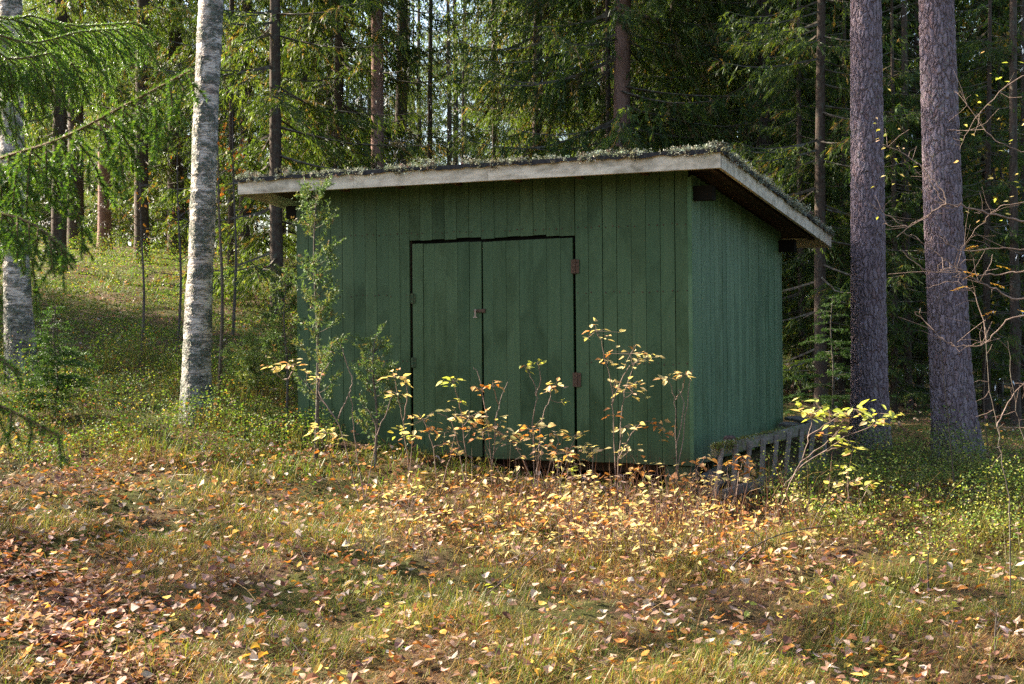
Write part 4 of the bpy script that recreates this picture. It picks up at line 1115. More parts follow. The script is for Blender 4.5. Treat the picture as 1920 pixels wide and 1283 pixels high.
# ------------------------------------------------------------------ leaves as single pieces
def leaf_mesh(name, mat, w=0.62, fold=0.16, curl=0.12, serr=0.0):
    """pointed oval leaf, one unit long, folded along its midrib"""
    ts = [0.0, 0.18, 0.42, 0.70, 1.0]; ws = [0.0, 0.36, 0.5, 0.30, 0.0]
    V, Fc = [], []
    mid = [(t, 0, -curl * (t - 0.3) ** 2) for t in ts]
    lf = [(t - 0.02, w * ww, fold * ww - curl * (t - 0.3) ** 2) for t, ww in zip(ts[1:4], ws[1:4])]
    rt = [(t - 0.02, -w * ww, fold * ww * 0.8 - curl * (t - 0.3) ** 2) for t, ww in zip(ts[1:4], ws[1:4])]
    V = np.array(mid + lf + rt + [(-0.28, 0, 0.03), (-0.28, 0.012, 0.02)])
    g = Geo()
    col = np.ones((len(V), 3)) * 1.0
    col[:5] *= 0.92
    g.add(V, [[1, 2, 6, 5], [2, 3, 7, 6], [2, 1, 8, 9], [3, 2, 9, 10]], col)
    n0 = g.n
    g.add(V, [[0, 1, 5], [3, 4, 7], [1, 0, 8], [4, 3, 10], [0, 11, 12]], col)
    return g.mesh(name, mat, False)
LEAF = {c: [leaf_mesh('leaf', M['leaf_' + c], random.uniform(0.5, 0.68), random.uniform(0.05, 0.4), random.uniform(-0.1, 0.35)) for _ in range(4)] for c in 'ygo'}
FALLEN = [leaf_mesh('fallen_leaf', M['leaf_f'], random.uniform(0.6, 0.85), random.uniform(-0.3, 0.5), random.uniform(-0.5, 0.9)) for _ in range(6)]

def put_leaf(parent, p, size, mesh, rnd, name='leaf', flat=0.6):
    o = link(name, mesh, parent)
    o.location = p
    o.rotation_euler = (rnd.gauss(0, 0.5 * (1 - flat) + 0.18), rnd.gauss(0.10, 0.32), rnd.uniform(0, 6.28))
    o.scale = (size, size, size)
    return o

def sapling(label, base, d, stems, clusters, group=None, size=0.052, seed=0, th=0.0045, name='sapling', cat='sapling', dspread=0.25):
    """stems: polylines of photo points; clusters: (px, py, leaves, spread px, colour)"""
    rd = random.Random(seed * 7 + 3); rn = np.random.default_rng(seed + 100)
    bp = P(base[0], base[1], d); bp[2] = gz1(bp[0], bp[1])
    t = thing(name, label, cat, bp, 0, group)
    gs = Geo()
    tops = []
    for st_ in stems:
        dd = d + rd.uniform(-dspread, dspread)
        pts = np.array([P(a, b_, d + (dd - d) * i / max(1, len(st_) - 1)) for i, (a, b_) in enumerate(st_)])
        if abs(st_[0][0] - base[0]) < 25 and abs(st_[0][1] - base[1]) < 25:
            pts[0] = bp + np.array([rd.uniform(-.03, .03), rd.uniform(-.03, .03), -0.04])
        pth = smooth_path(pts, 4 * len(pts)); pth[1:-1] += rn.normal(0, 0.004, (len(pth) - 2, 3))
        gs.add(*tube(pth - bp, np.linspace(th, th * 0.45, len(pth)), 5))
        tops.append(pth)
    allp = np.concatenate(tops)
    for (cx_, cy_, n, sp, colr) in clusters:
        # nearest stem point in the picture plane gives the cluster its distance
        sx = allp[:, 0] / allp[:, 1] * F_PX + CX; sy = HY - (allp[:, 2] - CAM_Z) / allp[:, 1] * F_PX
        k_ = int(np.argmin((sx - cx_) ** 2 + (sy - cy_) ** 2)); dd = allp[k_][1]
        ctr = P(cx_, cy_, dd)
        q = allp[max(k_ - 1, 0)]
        if np.linalg.norm(ctr - q) > 0.02:
            pth = smooth_path([q, (q + ctr) / 2 + [0, 0, -0.01], ctr], 6); gs.add(*tube(pth - bp, np.linspace(th * 0.5, th * 0.3, 6), 4))
        s3 = sp / F_PX * dd
        for i in range(int(n * (1.9 if seed < 100 else 1.4) + 0.5)):
            off = np.array([rd.gauss(0, s3 * 0.5), rd.gauss(0, s3 * 0.5), rd.gauss(0, s3 * 0.32)])
            p = ctr + off
            cc = colr if rd.random() < 0.9 else rd.choice('yo')
            o = put_leaf(t, p - bp, size * rd.uniform(0.5, 1.25), rd.choice(LEAF[cc]), rd)
            o.rotation_euler.z = math.atan2(off[1], off[0]) + rd.gauss(0, 0.5)
            if i % 2 == 0: gs.add(*tube(np.array([ctr, p]) - bp, [th * 0.3, th * 0.2], 3))
    link('stem', gs.mesh('stem', M['twig'], True), t)
    return t

SAP = [
 ('tallest yellow leaved sapling before the door hinge, three leaf tiers high', (1155, 925), 10.15,
  [[(1155, 925), (1151, 830), (1147, 730), (1134, 670), (1122, 626)], [(1158, 925), (1164, 800), (1172, 735), (1190, 680)], [(1147, 760), (1172, 700), (1200, 672)], [(1160, 860), (1195, 800), (1225, 790)]],
  [(1118, 621, 9, 34, 'y'), (1182, 664, 13, 36, 'y'), (1140, 674, 5, 22, 'y'), (1212, 672, 6, 20, 'y'), (1152, 720, 5, 22, 'y'), (1186, 736, 8, 32, 'y'), (1172, 800, 7, 28, 'y'), (1180, 846, 8, 34, 'y'), (1238, 800, 10, 26, 'o'), (1150, 775, 3, 14, 'o'), (1195, 715, 3, 18, 'y')]),
 ('thin twin topped sapling nearest the shed front corner', (1266, 930), 10.1,
  [[(1266, 930), (1268, 820), (1264, 745), (1252, 712)], [(1266, 750), (1280, 728), (1284, 706)], [(1268, 840), (1282, 760), (1272, 730)], [(1268, 900), (1285, 790), (1298, 690)]],
  [(1250, 708, 6, 16, 'y'), (1282, 704, 7, 18, 'y')]),
 ('forked sapling with greenish leaves before the right door', (1002, 905), 10.35,
  [[(1002, 905), (998, 800), (1006, 742), (996, 706), (986, 690)], [(1006, 742), (1014, 710), (1010, 686)], [(1005, 890), (1015, 800), (1030, 750), (1034, 728)]],
  [(984, 686, 5, 17, 'g'), (1008, 682, 5, 15, 'g'), (1042, 722, 6, 20, 'y'), (1052, 755, 2, 8, 'g'), (1028, 726, 2, 8, 'o'), (1000, 800, 7, 26, 'y')]),
 ('bare topped sapling in front of the gap between the doors', (925, 905), 10.4,
  [[(925, 905), (914, 800), (905, 740), (898, 705), (888, 688)], [(930, 905), (928, 800), (936, 760), (952, 716)], [(936, 760), (926, 730), (922, 715)]],
  [(895, 727, 4, 14, 'o'), (922, 724, 4, 12, 'o'), (930, 800, 10, 34, 'y'), (905, 812, 9, 30, 'y'), (945, 815, 8, 26, 'y')]),
 ('sapling with bright green top leaves before the left door', (882, 900), 10.4,
  [[(882, 900), (868, 800), (858, 750), (851, 718)], [(880, 890), (850, 800), (820, 775)]],
  [(850, 716, 8, 17, 'g'), (860, 752, 4, 9, 'g'), (855, 777, 7, 22, 'y'), (880, 782, 12, 30, 'y'), (885, 800, 6, 24, 'o')]),
 ('low sapling with reddish yellow leaves at the left door edge', (822, 925), 10.45,
  [[(822, 925), (812, 840), (800, 800), (785, 775)], [(822, 920), (845, 850), (855, 810)], [(812, 840), (840, 830), (870, 830)]],
  [(796, 786, 9, 24, 'y'), (810, 802, 4, 14, 'o'), (834, 812, 5, 16, 'y'), (836, 832, 5, 16, 'y'), (856, 850, 4, 16, 'o')]),
 ('slim sapling with a flat yellow top before the small juniper', (772, 910), 10.5,
  [[(772, 910), (757, 800), (748, 755), (742, 716)], [(756, 790), (764, 740), (758, 715)], [(770, 890), (772, 830), (768, 810)]],
  [(740, 706, 8, 24, 'y'), (744, 738, 5, 14, 'y'), (760, 718, 4, 10, 'y'), (752, 810, 6, 18, 'g'), (774, 818, 7, 18, 'y')]),
 ('wide branching leafless bush with pale leaves on its left tips', (684, 965), 9.9,
  [[(684, 965), (655, 870), (632, 790), (590, 738), (548, 696)], [(632, 790), (655, 735), (660, 712), (645, 665), (638, 646)], [(632, 790), (600, 740), (605, 700), (618, 680)], [(684, 965), (668, 850), (660, 770), (656, 740)], [(548, 696), (540, 710), (530, 712)], [(700, 960), (705, 820), (695, 780), (680, 760)], [(705, 820), (725, 770), (735, 740)]],
  [(546, 684, 9, 20, 'y'), (512, 691, 4, 12, 'y'), (594, 707, 4, 14, 'y'), (576, 698, 3, 9, 'y')]),
 ('short sapling with pale pointed leaves left of the bush', (640, 905), 10.1,
  [[(640, 905), (610, 840), (600, 826)], [(610, 840), (622, 820)]],
  [(615, 812, 9, 24, 'y'), (585, 806, 4, 10, 'y'), (632, 822, 5, 14, 'g')]),
 ('spreading sapling in the yellow row under the right door', (1012, 915), 10.2,
  [[(1012, 915), (1004, 850), (992, 810)], [(1012, 915), (1040, 850), (1048, 820)], [(1014, 910), (975, 850), (960, 828)], [(1012, 900), (1070, 840), (1078, 818)]],
  [(994, 806, 8, 28, 'o'), (1044, 816, 7, 20, 'y'), (1075, 818, 7, 18, 'y'), (1010, 836, 8, 32, 'y'), (962, 830, 8, 26, 'y'), (1040, 845, 7, 26, 'o')]),
 ('leaning sapling with pinkish leaves under the lower right hinge', (1098, 920), 10.1,
  [[(1098, 920), (1085, 860), (1060, 840)], [(1098, 920), (1112, 860), (1105, 842)]],
  [(1060, 850, 7, 26, 'o'), (1095, 838, 5, 18, 'y'), (1112, 850, 4, 14, 'y'), (1080, 870, 6, 24, 'y'), (1060, 880, 5, 22, 'g')]),
 ('yellow green leaved aspen sapling reaching over the fence panel', (1445, 940), 9.3,
  [[(1445, 940), (1490, 890), (1540, 850), (1600, 812), (1660, 790)], [(1470, 912), (1500, 870), (1515, 820), (1525, 770)], [(1500, 868), (1550, 830), (1580, 800)], [(1515, 820), (1560, 790), (1600, 768)], [(1540, 850), (1580, 838), (1600, 846)]],
  [(1528, 772, 16, 36, 'g'), (1556, 778, 9, 28, 'g'), (1605, 768, 9, 26, 'g'), (1640, 790, 8, 24, 'g'), (1668, 776, 8, 18, 'g'), (1566, 818, 10, 26, 'g'), (1600, 845, 7, 18, 'g'), (1510, 770, 4, 12, 'y')]),
 ('low yellow green sapling in front of the right fence end', (1592, 945), 9.2,
  [[(1592, 945), (1590, 905), (1588, 880)], [(1592, 940), (1625, 915), (1632, 905)], [(1590, 930), (1565, 910)]],
  [(1588, 876, 6, 18, 'g'), (1592, 904, 8, 24, 'y'), (1630, 908, 7, 22, 'g'), (1562, 910, 5, 18, 'g')]),
 ('orange leaved sapling before the mossy rail end', (1375, 945), 9.8,
  [[(1375, 945), (1385, 890), (1395, 868)], [(1375, 945), (1365, 890), (1362, 872)], [(1378, 930), (1420, 900)]],
  [(1394, 864, 8, 26, 'o'), (1366, 872, 4, 14, 'o'), (1410, 884, 6, 18, 'o'), (1388, 896, 5, 18, 'y'), (1425, 906, 6, 18, 'y')]),
 ('small pinkish leaved sapling before the foundation post', (1285, 945), 9.75,
  [[(1285, 945), (1300, 895), (1312, 870)], [(1285, 945), (1262, 905), (1255, 890)]],
  [(1310, 868, 6, 20, 'o'), (1322, 856, 3, 12, 'y'), (1262, 900, 6, 22, 'o'), (1200, 885, 5, 20, 'o'), (1292, 928, 4, 14, 'g')]),
]
for i, (lab, base, d, stems, cl) in enumerate(SAP):
    sapling(lab, base, d, stems, cl, 'yellow leaved saplings around the shed', seed=i, size=0.064 if 'aspen' not in lab else 0.074)

# low thicket in front of the shed
thick = 0
rd = random.Random(5)
for i in range(92):
    u = rd.random()
    px = rd.gauss(1180, 190) if u < 0.58 else rd.uniform(640, 1560)
    if not 640 < px < 1560: continue
    d = rd.uniform(8.0, 10.1)
    if px > 1320 and d > 9.0 and i % 3: continue
    x, y = at_px(px, d); z = gz1(x, y)
    h = rd.uniform(0.14, 0.42) * (0.75 if d < 8.8 else 1)
    py0 = HY + (CAM_Z - z) / d * F_PX; hp = h / d * F_PX
    st_ = []; cl = []
    for k_ in range(rd.randint(3, 5)):
        tx = px + rd.gauss(0, 26); ty = py0 - hp * rd.uniform(0.6, 1.1)
        st_.append([(px + rd.gauss(0, 4), py0), ((px + tx) / 2 + rd.gauss(0, 5), (py0 + ty) / 2), (tx, ty)])
        if k_ < 3: cl.append((tx, ty, rd.randint(2, 5), 22, 'y' if rd.random() < 0.8 else 'o'))
    where = 'left of the doors' if px < 775 else 'below the left door' if px < 905 else 'below the left half of the right door' if px < 995 else 'below the right door hinge' if px < 1100 else 'under the tallest sapling' if px < 1210 else 'below the shed corner' if px < 1330 else 'before the mossy rail end' if px < 1430 else 'before the fence pickets'
    where += ', nearer the open grass' if d < 9.1 else ', close to the shed'
    sapling('low pale yellow sapling ' + where, (px, py0), d, st_, cl, 'low saplings in the thicket ' + where, seed=200 + i, size=0.052, th=0.0028, dspread=0.12)
# tiny green-yellow seedlings in the foreground grass
for i, (px, py, c) in enumerate(((480, 1005, 'y'), (715, 1165, 'g'), (760, 1180, 'g'), (690, 1110, 'g'), (735, 1060, 'y'), (1400, 1150, 'g'), (1560, 1165, 'g'), (1545, 1120, 'g'), (1610, 1070, 'g'), (1680, 1100, 'g'), (1655, 1235, 'g'), (1500, 1090, 'y'), (1300, 1080, 'y'), (1720, 1050, 'g'), (620, 1270, 'g'), (1290, 1265, 'g'), (1780, 1140, 'g'), (940, 1110, 'g'))):
    q_ = ground_hit(px, py + 14)
    sapling('tiny ' + ('yellowish' if c == 'y' else 'pale green') + ' seedling in the foreground grass', (px, py + 14), float(q_[1]), [[(px, py + 14), (px + rd.uniform(-4, 4), py - 8)]], [(px, py - 8, rd.randint(5, 7), 26, c)], 'seedlings in the foreground grass', size=0.048, seed=400 + i, th=0.0022, name='seedling', cat='seedling', dspread=0.02)

# ------------------------------------------------------------------ bare rowan twigs at the right edge
def rowan_leaf(gl, p, d, L, rng):
    d = norm(np.array(d, float)); s = norm(np.cross(d, [0, 0, 1.0]))
    for t in np.linspace(0.2, 1.0, 6):
        for sg in ((-1, 1) if t < 0.95 else (0,)):
            q = p + d * L * t; q[2] -= 0.25 * L * t * t
            dd = (d * 0.5 + s * sg * 0.85 + np.array([0, 0, -0.15])) if sg else d
            V, Fq = rhombs(q[None], dd[None] + rng.normal(0, 0.08, (1, 3)), np.array([L * 0.36]), np.array([L * 0.11]), rng, np.array([0, 0, 1.0]), 0.8)
            gl.add(V, Fq, np.repeat(pick(rng, [(0.62, 0.34, 0.05), (0.55, 0.24, 0.04), (0.60, 0.42, 0.08)], [2, 1, 1], 1), 4, 0))
rg = np.random.default_rng(61)
rw = P(1895, 980, 7.4); rw[2] = gz1(rw[0], rw[1])
rowan = thing('rowan', 'bare branching rowan with few yellow leaves at the right edge', 'rowan', rw)
gs, gl, gsd = Geo(), Geo(), Geo()
for pts, d, r0 in (([(1895, 985), (1885, 900), (1870, 800), (1852, 700), (1848, 600)], 7.4, 0.0042), ([(1930, 985), (1925, 860), (1905, 760), (1890, 640)], 7.3, 0.0042),
                   ([(1960, 440), (1916, 415), (1850, 400), (1775, 383), (1735, 410), (1695, 424), (1656, 421)], 7.0, 0.006), ([(1775, 383), (1760, 350), (1731, 315), (1690, 285), (1655, 272)], 7.0, 0.004), ([(1775, 383), (1745, 340), (1730, 305)], 7.05, 0.003), ([(1695, 424), (1660, 400), (1630, 382)], 7.0, 0.0025),
                   ([(1960, 560), (1900, 560), (1860, 540), (1800, 512), (1740, 508), (1690, 470)], 6.8, 0.005), ([(1950, 500), (1900, 510), (1840, 515), (1790, 500), (1750, 470), (1710, 440)], 7.2, 0.005),
                   ([(1950, 590), (1890, 600), (1850, 640), (1800, 650), (1760, 630), (1715, 585)], 7.2, 0.005), ([(1960, 470), (1880, 465), (1800, 470), (1760, 440)], 7.1, 0.004), ([(1850, 640), (1830, 560), (1790, 530), (1735, 540)], 7.2, 0.003),
                   ([(1960, 380), (1880, 385), (1840, 420), (1800, 470)], 7.3, 0.003), ([(1870, 800), (1900, 740), (1935, 700)], 7.4, 0.004), ([(1960, 130), (1890, 160), (1830, 220), (1800, 280)], 7.6, 0.004), ([(1940, 290), (1880, 270), (1840, 235), (1800, 170)], 7.6, 0.003)):
    c = np.array([P(a, b_, d + 0.05 * i) for i, (a, b_) in enumerate(pts)])
    pth = smooth_path(c, 5 * len(c)) ; pth[1:-1] += rg.normal(0, 0.004, (len(pth) - 2, 3))
    if pts[0][1] > 970: pth[0][2] = gz1(pth[0][0], pth[0][1]) - 0.05
    (gsd if pts[0][1] > 970 else gs).add(*tube(pth - rw, np.linspace(r0, r0 * 0.35, len(pth)), 5))
    for i in range(len(pts) * 2):
        b0 = pth[rg.integers(len(pth) // 3, len(pth))]
        e = b0 + np.array([rg.normal(-0.02, 0.08), rg.normal(0, 0.05), rg.normal(0.03, 0.07)])
        gs.add(*tube(np.array([b0, (b0 + e) / 2 + rg.normal(0, 0.01, 3), e]) - rw, [r0 * 0.35, r0 * 0.28, r0 * 0.2], 4))
link('branches', gs.mesh('branches', M['twig'], True), rowan)['kind'] = 'stuff'
link('stem', gsd.mesh('stem', M['dead'], True), rowan)
for (px, py, L, dx) in ((1800, 508, 0.09, 0.8), (1838, 512, 0.08, -0.6), (1818, 536, 0.09, -0.9), (1850, 530, 0.09, 0.7), (1862, 497, 0.09, 0.9), (1900, 580, 0.10, 0.6), (1870, 583, 0.08, -0.7), (1835, 460, 0.08, -0.5), (1915, 600, 0.09, 0.5)):
    gl = Geo(); p = P(px, py, 7.05)
    rowan_leaf(gl, p - rw, (dx, -0.25, -0.05), L, rg)
    link('leaf', gl.mesh('leaf', M['leaf_rowan']), rowan)
for i in range(58):
    px, py = (rg.uniform(1640, 1715), rg.uniform(150, 420)) if i < 24 else (rg.uniform(1795, 1925), rg.uniform(90, 420))
    o = put_leaf(rowan, P(px, py, rg.uniform(7.0, 7.7)) - rw, rg.uniform(0.022, 0.036), random.choice(LEAF['y' if rg.random() < 0.6 else 'g']), random)
    b0 = np.array(o.location)
    gt2 = None
for lab, (px, py), d, pts in (('thin upright bare stem before the flared pine foot', (1792, 955), 9.6, [(1792, 955), (1785, 860), (1775, 760), (1765, 660), (1760, 560)]),
                              ('bare stem right of the flared pine, leaning left', (1866, 960), 9.9, [(1866, 960), (1858, 880), (1845, 760), (1852, 620)]),
                              ('short dead stem standing in the grass at lower right', (1741, 1118), 7.6, [(1741, 1118), (1740, 1060), (1742, 1030)]),
                              ('thin dark stem at the lower right corner', (1868, 1240), 6.3, [(1868, 1255), (1866, 1190), (1870, 1140)])):
    p = P(px, py, d); p[2] = gz1(p[0], p[1])
    c = np.array([P(a, b_, d) for a, b_ in pts]); c[0] = p - [0, 0, 0.05]
    t = thing('bare_sapling', lab, 'sapling', p)
    gs = Geo(); pth = smooth_path(c, 14); gs.add(*tube(pth - p, np.linspace(0.006, 0.002, 14), 5))
    for i in range(7):
        b0 = pth[rg.integers(4, 14)]; e = b0 + np.array([rg.normal(0, 0.08), rg.normal(0, 0.05), abs(rg.normal(0.05, 0.05))])
        gs.add(*tube(np.array([b0, e]) - p, [0.002, 0.001], 4))
    link('stem', gs.mesh('stem', M['dark_twig'], True), t)

# ------------------------------------------------------------------ ground cover: grass, bilberry, litter
def in_shed(x, y, m=0.0):
    dx = x - SX; dy = y - SY
    lx = math.cos(TH) * dx + math.sin(TH) * dy; ly = -math.sin(TH) * dx + math.cos(TH) * dy
    return (lx > -3.8 - m) & (lx < m) & (ly > 0.02 - m) & (ly < W_S + m)
PATH = np.array([(-1.55, 5.2), (-2.0, 6.2), (-2.35, 7.2), (-2.95, 8.0), (-4.2, 8.6)])
def path_dist(x, y):
    d = np.full(len(x), 9e9)
    for a, b_ in zip(PATH[:-1], PATH[1:]):
        ab = b_ - a; t = np.clip(((x - a[0]) * ab[0] + (y - a[1]) * ab[1]) / (ab @ ab), 0, 1)
        d = np.minimum(d, np.hypot(x - a[0] - t * ab[0], y - a[1] - t * ab[1]))
    return d
def vnoise(x, y, s, ph=0.0):
    return (np.sin(x * s + ph + 1.7 * np.sin(y * s * 0.7 + ph)) + np.sin(y * s * 1.1 + 2 * ph + 1.3 * np.sin(x * s * 0.8))) * 0.25 + 0.5
def scatter(n, x0, x1, y0, y1, in_view=True):
    y = R.uniform(y0, y1, n); x = R.uniform(x0, x1, n)
    if in_view:
        k_ = (np.abs(x) < 0.41 * y + 0.4); x, y = x[k_], y[k_]
    k_ = ~in_shed(x, y); return x[k_], y[k_]

# grass
def grass(n, x0, x1, y0, y1, h, w, pal, wt, keepf, name, tuft=0):
    x, y = scatter(n, x0, x1, y0, y1)
    k_ = R.random(len(x)) < keepf(x, y); x, y = x[k_], y[k_]
    n = len(x)
    z = gz(x, y)
    az = R.uniform(0, 2 * np.pi, n); H = h * R.uniform(0.45, 1.3, n) * (0.35 + 1.5 * vnoise(x, y, 6.3, 2) * vnoise(x, y, 2.6, 1) * 1.6); ln = R.uniform(0.35, 1.9, n) + tuft
    f = np.stack([np.cos(az), np.sin(az), 0 * az], 1); s = np.stack([-np.sin(az), np.cos(az), 0 * az], 1) * (w * R.uniform(0.6, 1.3, n))[:, None] * 0.5
    b = np.stack([x, y, z - 0.005], 1)
    m = b + f * (H * ln * 0.32)[:, None]; m[:, 2] += H * 0.62
    e = b + f * (H * ln * 1.0)[:, None]; e[:, 2] += H * np.clip(1.05 - 0.55 * ln, 0.25, 1)
    V = np.stack([b - s, b + s, m + s * .8, m - s * .8, e], 1).reshape(-1, 3)
    i = np.arange(n) * 5
    c = np.repeat(pick(R, pal, wt, n), 5, 0)
    g = Geo()
    g.add(V, np.stack([i, i + 1, i + 2, i + 3], 1), c)
    o = Geo()
    g.F[3].append(np.stack([i + 3, i + 2, i + 4], 1)); g.M[3].append(np.zeros(n, int))
    return tag(link(name, g.mesh(name, M['grass'])), kind='stuff')
GP = [(0.085, 0.125, 0.022), (0.12, 0.14, 0.03), (0.22, 0.19, 0.06), (0.34, 0.24, 0.11), (0.24, 0.13, 0.05)]
def keep_fg(x, y):
    pd = path_dist(x, y)
    tus = vnoise(x, y, 6.3, 2) * vnoise(x, y, 2.3, 5) * 2.4
    return np.clip((pd - 0.15) / 0.4, 0.05, 1) * np.clip(tus, 0.12, 1) * np.where(y > 9.6, 0.7, 1)
grass(95000, -5.2, 5.2, 5.3, 11.5, 0.112, 0.0031, [(0.085, 0.135, 0.020), (0.14, 0.17, 0.028), (0.24, 0.215, 0.05), (0.33, 0.235, 0.08)], [2.6, 2.4, 2.2, 1.5], keep_fg, 'grass')
grass(95000, -5.2, 5.2, 5.3, 11.5, 0.08, 0.0028, [(0.31, 0.20, 0.085), (0.27, 0.13, 0.045), (0.38, 0.27, 0.13), (0.16, 0.08, 0.035)], [2, 2.4, 1.0, 1.6], lambda x, y: np.clip((path_dist(x, y) - 0.1) / 0.4, 0.1, 1) * np.clip(vnoise(x, y, 1.9, 7) * 1.6, 0.25, 1), 'withered_grass', 1.3)
grass(22000, -9, 1.0, 10.5, 24, 0.15, 0.006, [(0.085, 0.14, 0.02), (0.13, 0.17, 0.03), (0.20, 0.20, 0.05)], [3.4, 2, 0.5], lambda x, y: np.clip(vnoise(x, y, 0.9, 2) * 1.4 - 0.2, 0, 1), 'grass')
# dry straw stalks
ns_ = 150
x, y = scatter(ns_ * 2, -3.5, 4.2, 5.6, 10.3); x, y = x[:ns_], y[:ns_]
gstraw = Geo()
for a, b_ in zip(x, y):
    z = gz1(a, b_); H = random.uniform(0.2, 0.62); az = random.uniform(0, 6.28); l_ = random.uniform(0.2, 0.9)
    gstraw.add(*tube(smooth_path([(a, b_, z - 0.01), (a + math.cos(az) * H * l_ * .3, b_ + math.sin(az) * H * l_ * .3, z + H * 0.55), (a + math.cos(az) * H * l_, b_ + math.sin(az) * H * l_, z + H * (0.95 - 0.35 * l_))], 7), np.linspace(0.0017, 0.0008, 7), 3), np.array(random.choice([(0.42, 0.30, 0.15), (0.34, 0.21, 0.10), (0.48, 0.38, 0.22)])))
tag(link('dry_straw', gstraw.mesh('dry_straw', M['grass'])), kind='stuff')

# bilberry and lingonberry leaves: the slope on the left, the mound on the right
def berry(n, x0, x1, y0, y1, h, size, pal, wt, keepf, name='bilberry_leaves'):
    x, y = scatter(n, x0, x1, y0, y1)
    k_ = R.random(len(x)) < keepf(x, y); x, y = x[k_], y[k_]; n = len(x)
    hh = h * np.minimum(0.2 + 1.8 * vnoise(x, y, 3.1, 3) * vnoise(x, y, 7.0, 1), 1.25)
    z = gz(x, y) + hh * R.random(n) ** 0.6
    D = R.normal(size=(n, 3)); D[:, 2] = np.abs(D[:, 2]) * 0.4
    V, Fq = rhombs(np.stack([x, y, z], 1), D, R.uniform(0.7, 1.35, n) * size, R.uniform(0.45, 0.8, n) * size, R, np.array([0, 0, 1.0]), 0.35)
    g = Geo(); g.add(V, Fq, np.repeat(pick(R, pal, wt, n, 0.22), 4, 0))
    # their thin green stalks
    m = n // 12
    xs_, ys_ = x[:m], y[:m]; zz_ = gz(xs_, ys_)
    d2 = R.normal(0, 0.3, (m, 3)); d2[:, 2] = 1
    V, Fq = rhombs(np.stack([xs_, ys_, zz_ - 0.01], 1), d2, hh[:m] * 0.85 + 0.02, np.full(m, 0.004), R)
    g.add(V, Fq, (0.10, 0.085, 0.03))
    return tag(link(name, g.mesh(name, M['berry'])), kind='stuff')
BP = [(0.060, 0.115, 0.018), (0.095, 0.16, 0.026), (0.16, 0.20, 0.04), (0.28, 0.24, 0.06), (0.20, 0.08, 0.03), (0.035, 0.06, 0.02)]
berry(100000, -6.5, -1.5, 9.8, 15.5, 0.46, 0.021, BP, [4, 3.4, 2, .8, .7, 1.6], lambda x, y: np.clip((y - 10.0 + 0.5 * vnoise(x, y, 2)) / 1.4, 0, 1) * np.clip(vnoise(x, y, 1.9, 1) * 1.5, 0.25, 1))
berry(118000, -12, -1.0, 15, 29, 0.48, 0.030, [(0.065, 0.125, 0.018), (0.11, 0.175, 0.024), (0.19, 0.215, 0.04), (0.30, 0.26, 0.06), (0.22, 0.09, 0.03)], [5, 3.4, 1.2, .5, .5], lambda x, y: np.clip(vnoise(x, y, 1.1, 1) * 1.6, 0.55, 1))
def mound(x, y): return np.clip(1.4 - np.hypot((x - 3.6) / 1.6, (y - 9.9) / 1.7), 0, 1) * np.clip(vnoise(x, y, 3.0, 2) * 1.7, 0.2, 1)
berry(120000, 1.8, 5.6, 7.9, 12.2, 0.46, 0.019, [(0.085, 0.15, 0.026), (0.15, 0.21, 0.04), (0.27, 0.29, 0.07), (0.40, 0.38, 0.11), (0.05, 0.07, 0.025)], [3, 3, 2.5, 1.6, 2], mound)
berry(26000, 2.4, 9, 11.5, 20, 0.15, 0.02, BP, [4, 3, 1, .6, 1, 3], lambda x, y: np.clip(vnoise(x, y, 1.6, 4) * 1.5 - 0.75, 0, 1))
berry(14000, -4.4, 4.6, 6.0, 10.6, 0.09, 0.017, BP, [4, 3, 2, 1, 1.6, 1], lambda x, y: np.clip(vnoise(x, y, 2.4, 5) * 2 - 0.9, 0, 1), 'small_herbs')
# reddish brown low shoots in the thicket under the saplings
x, y = scatter(10500, -1.8, 3.0, 8.0, 10.3); n = len(x)
k_ = R.random(n) < np.exp(-(((x - 0.9) / 1.0) ** 2 + ((y - 9.2) / 0.75) ** 2)) * np.clip(vnoise(x, y, 5.0, 3) * 1.8 - 0.2, 0, 1) ; x, y = x[k_], y[k_]; n = len(x)
V, Fq = rhombs(np.stack([x, y, gz(x, y) - .01], 1), R.normal(0, 0.28, (n, 3)) + [0, 0, 1], 0.12 + 0.5 * R.random(n) ** 2, np.full(n, 0.0042), R)
g = Geo(); g.add(V, Fq, np.repeat(pick(R, [(0.13, 0.07, 0.052), (0.24, 0.15, 0.11), (0.08, 0.042, 0.036)], [2, 0.8, 1.6], n), 4, 0))
tag(link('dry_shoots', g.mesh('dry_shoots', M['litter'])), kind='stuff')
# rusty ferny tufts between them
x, y = scatter(16000, -1.2, 2.9, 8.2, 10.5); n = len(x)
k_ = R.random(n) < np.exp(-(((x - 0.9) / 1.1) ** 2 + ((y - 9.3) / 0.7) ** 2)) * vnoise(x, y, 4, 2) * 1.4; x, y = x[k_], y[k_]; n = len(x)
V, Fq = rhombs(np.stack([x, y, gz(x, y) + R.uniform(0, 0.2, n)], 1), R.normal(size=(n, 3)), R.uniform(0.018, 0.04, n), R.uniform(0.008, 0.02, n), R)
g = Geo(); g.add(V, Fq, np.repeat(pick(R, [(0.55, 0.45, 0.16), (0.48, 0.30, 0.12), (0.34, 0.13, 0.05), (0.22, 0.09, 0.05), (0.45, 0.45, 0.14)], [3, 2, 2, 2, 1.5], n), 4, 0))
tag(link('thicket_leaves', g.mesh('thicket_leaves', M['litter'])), kind='stuff')

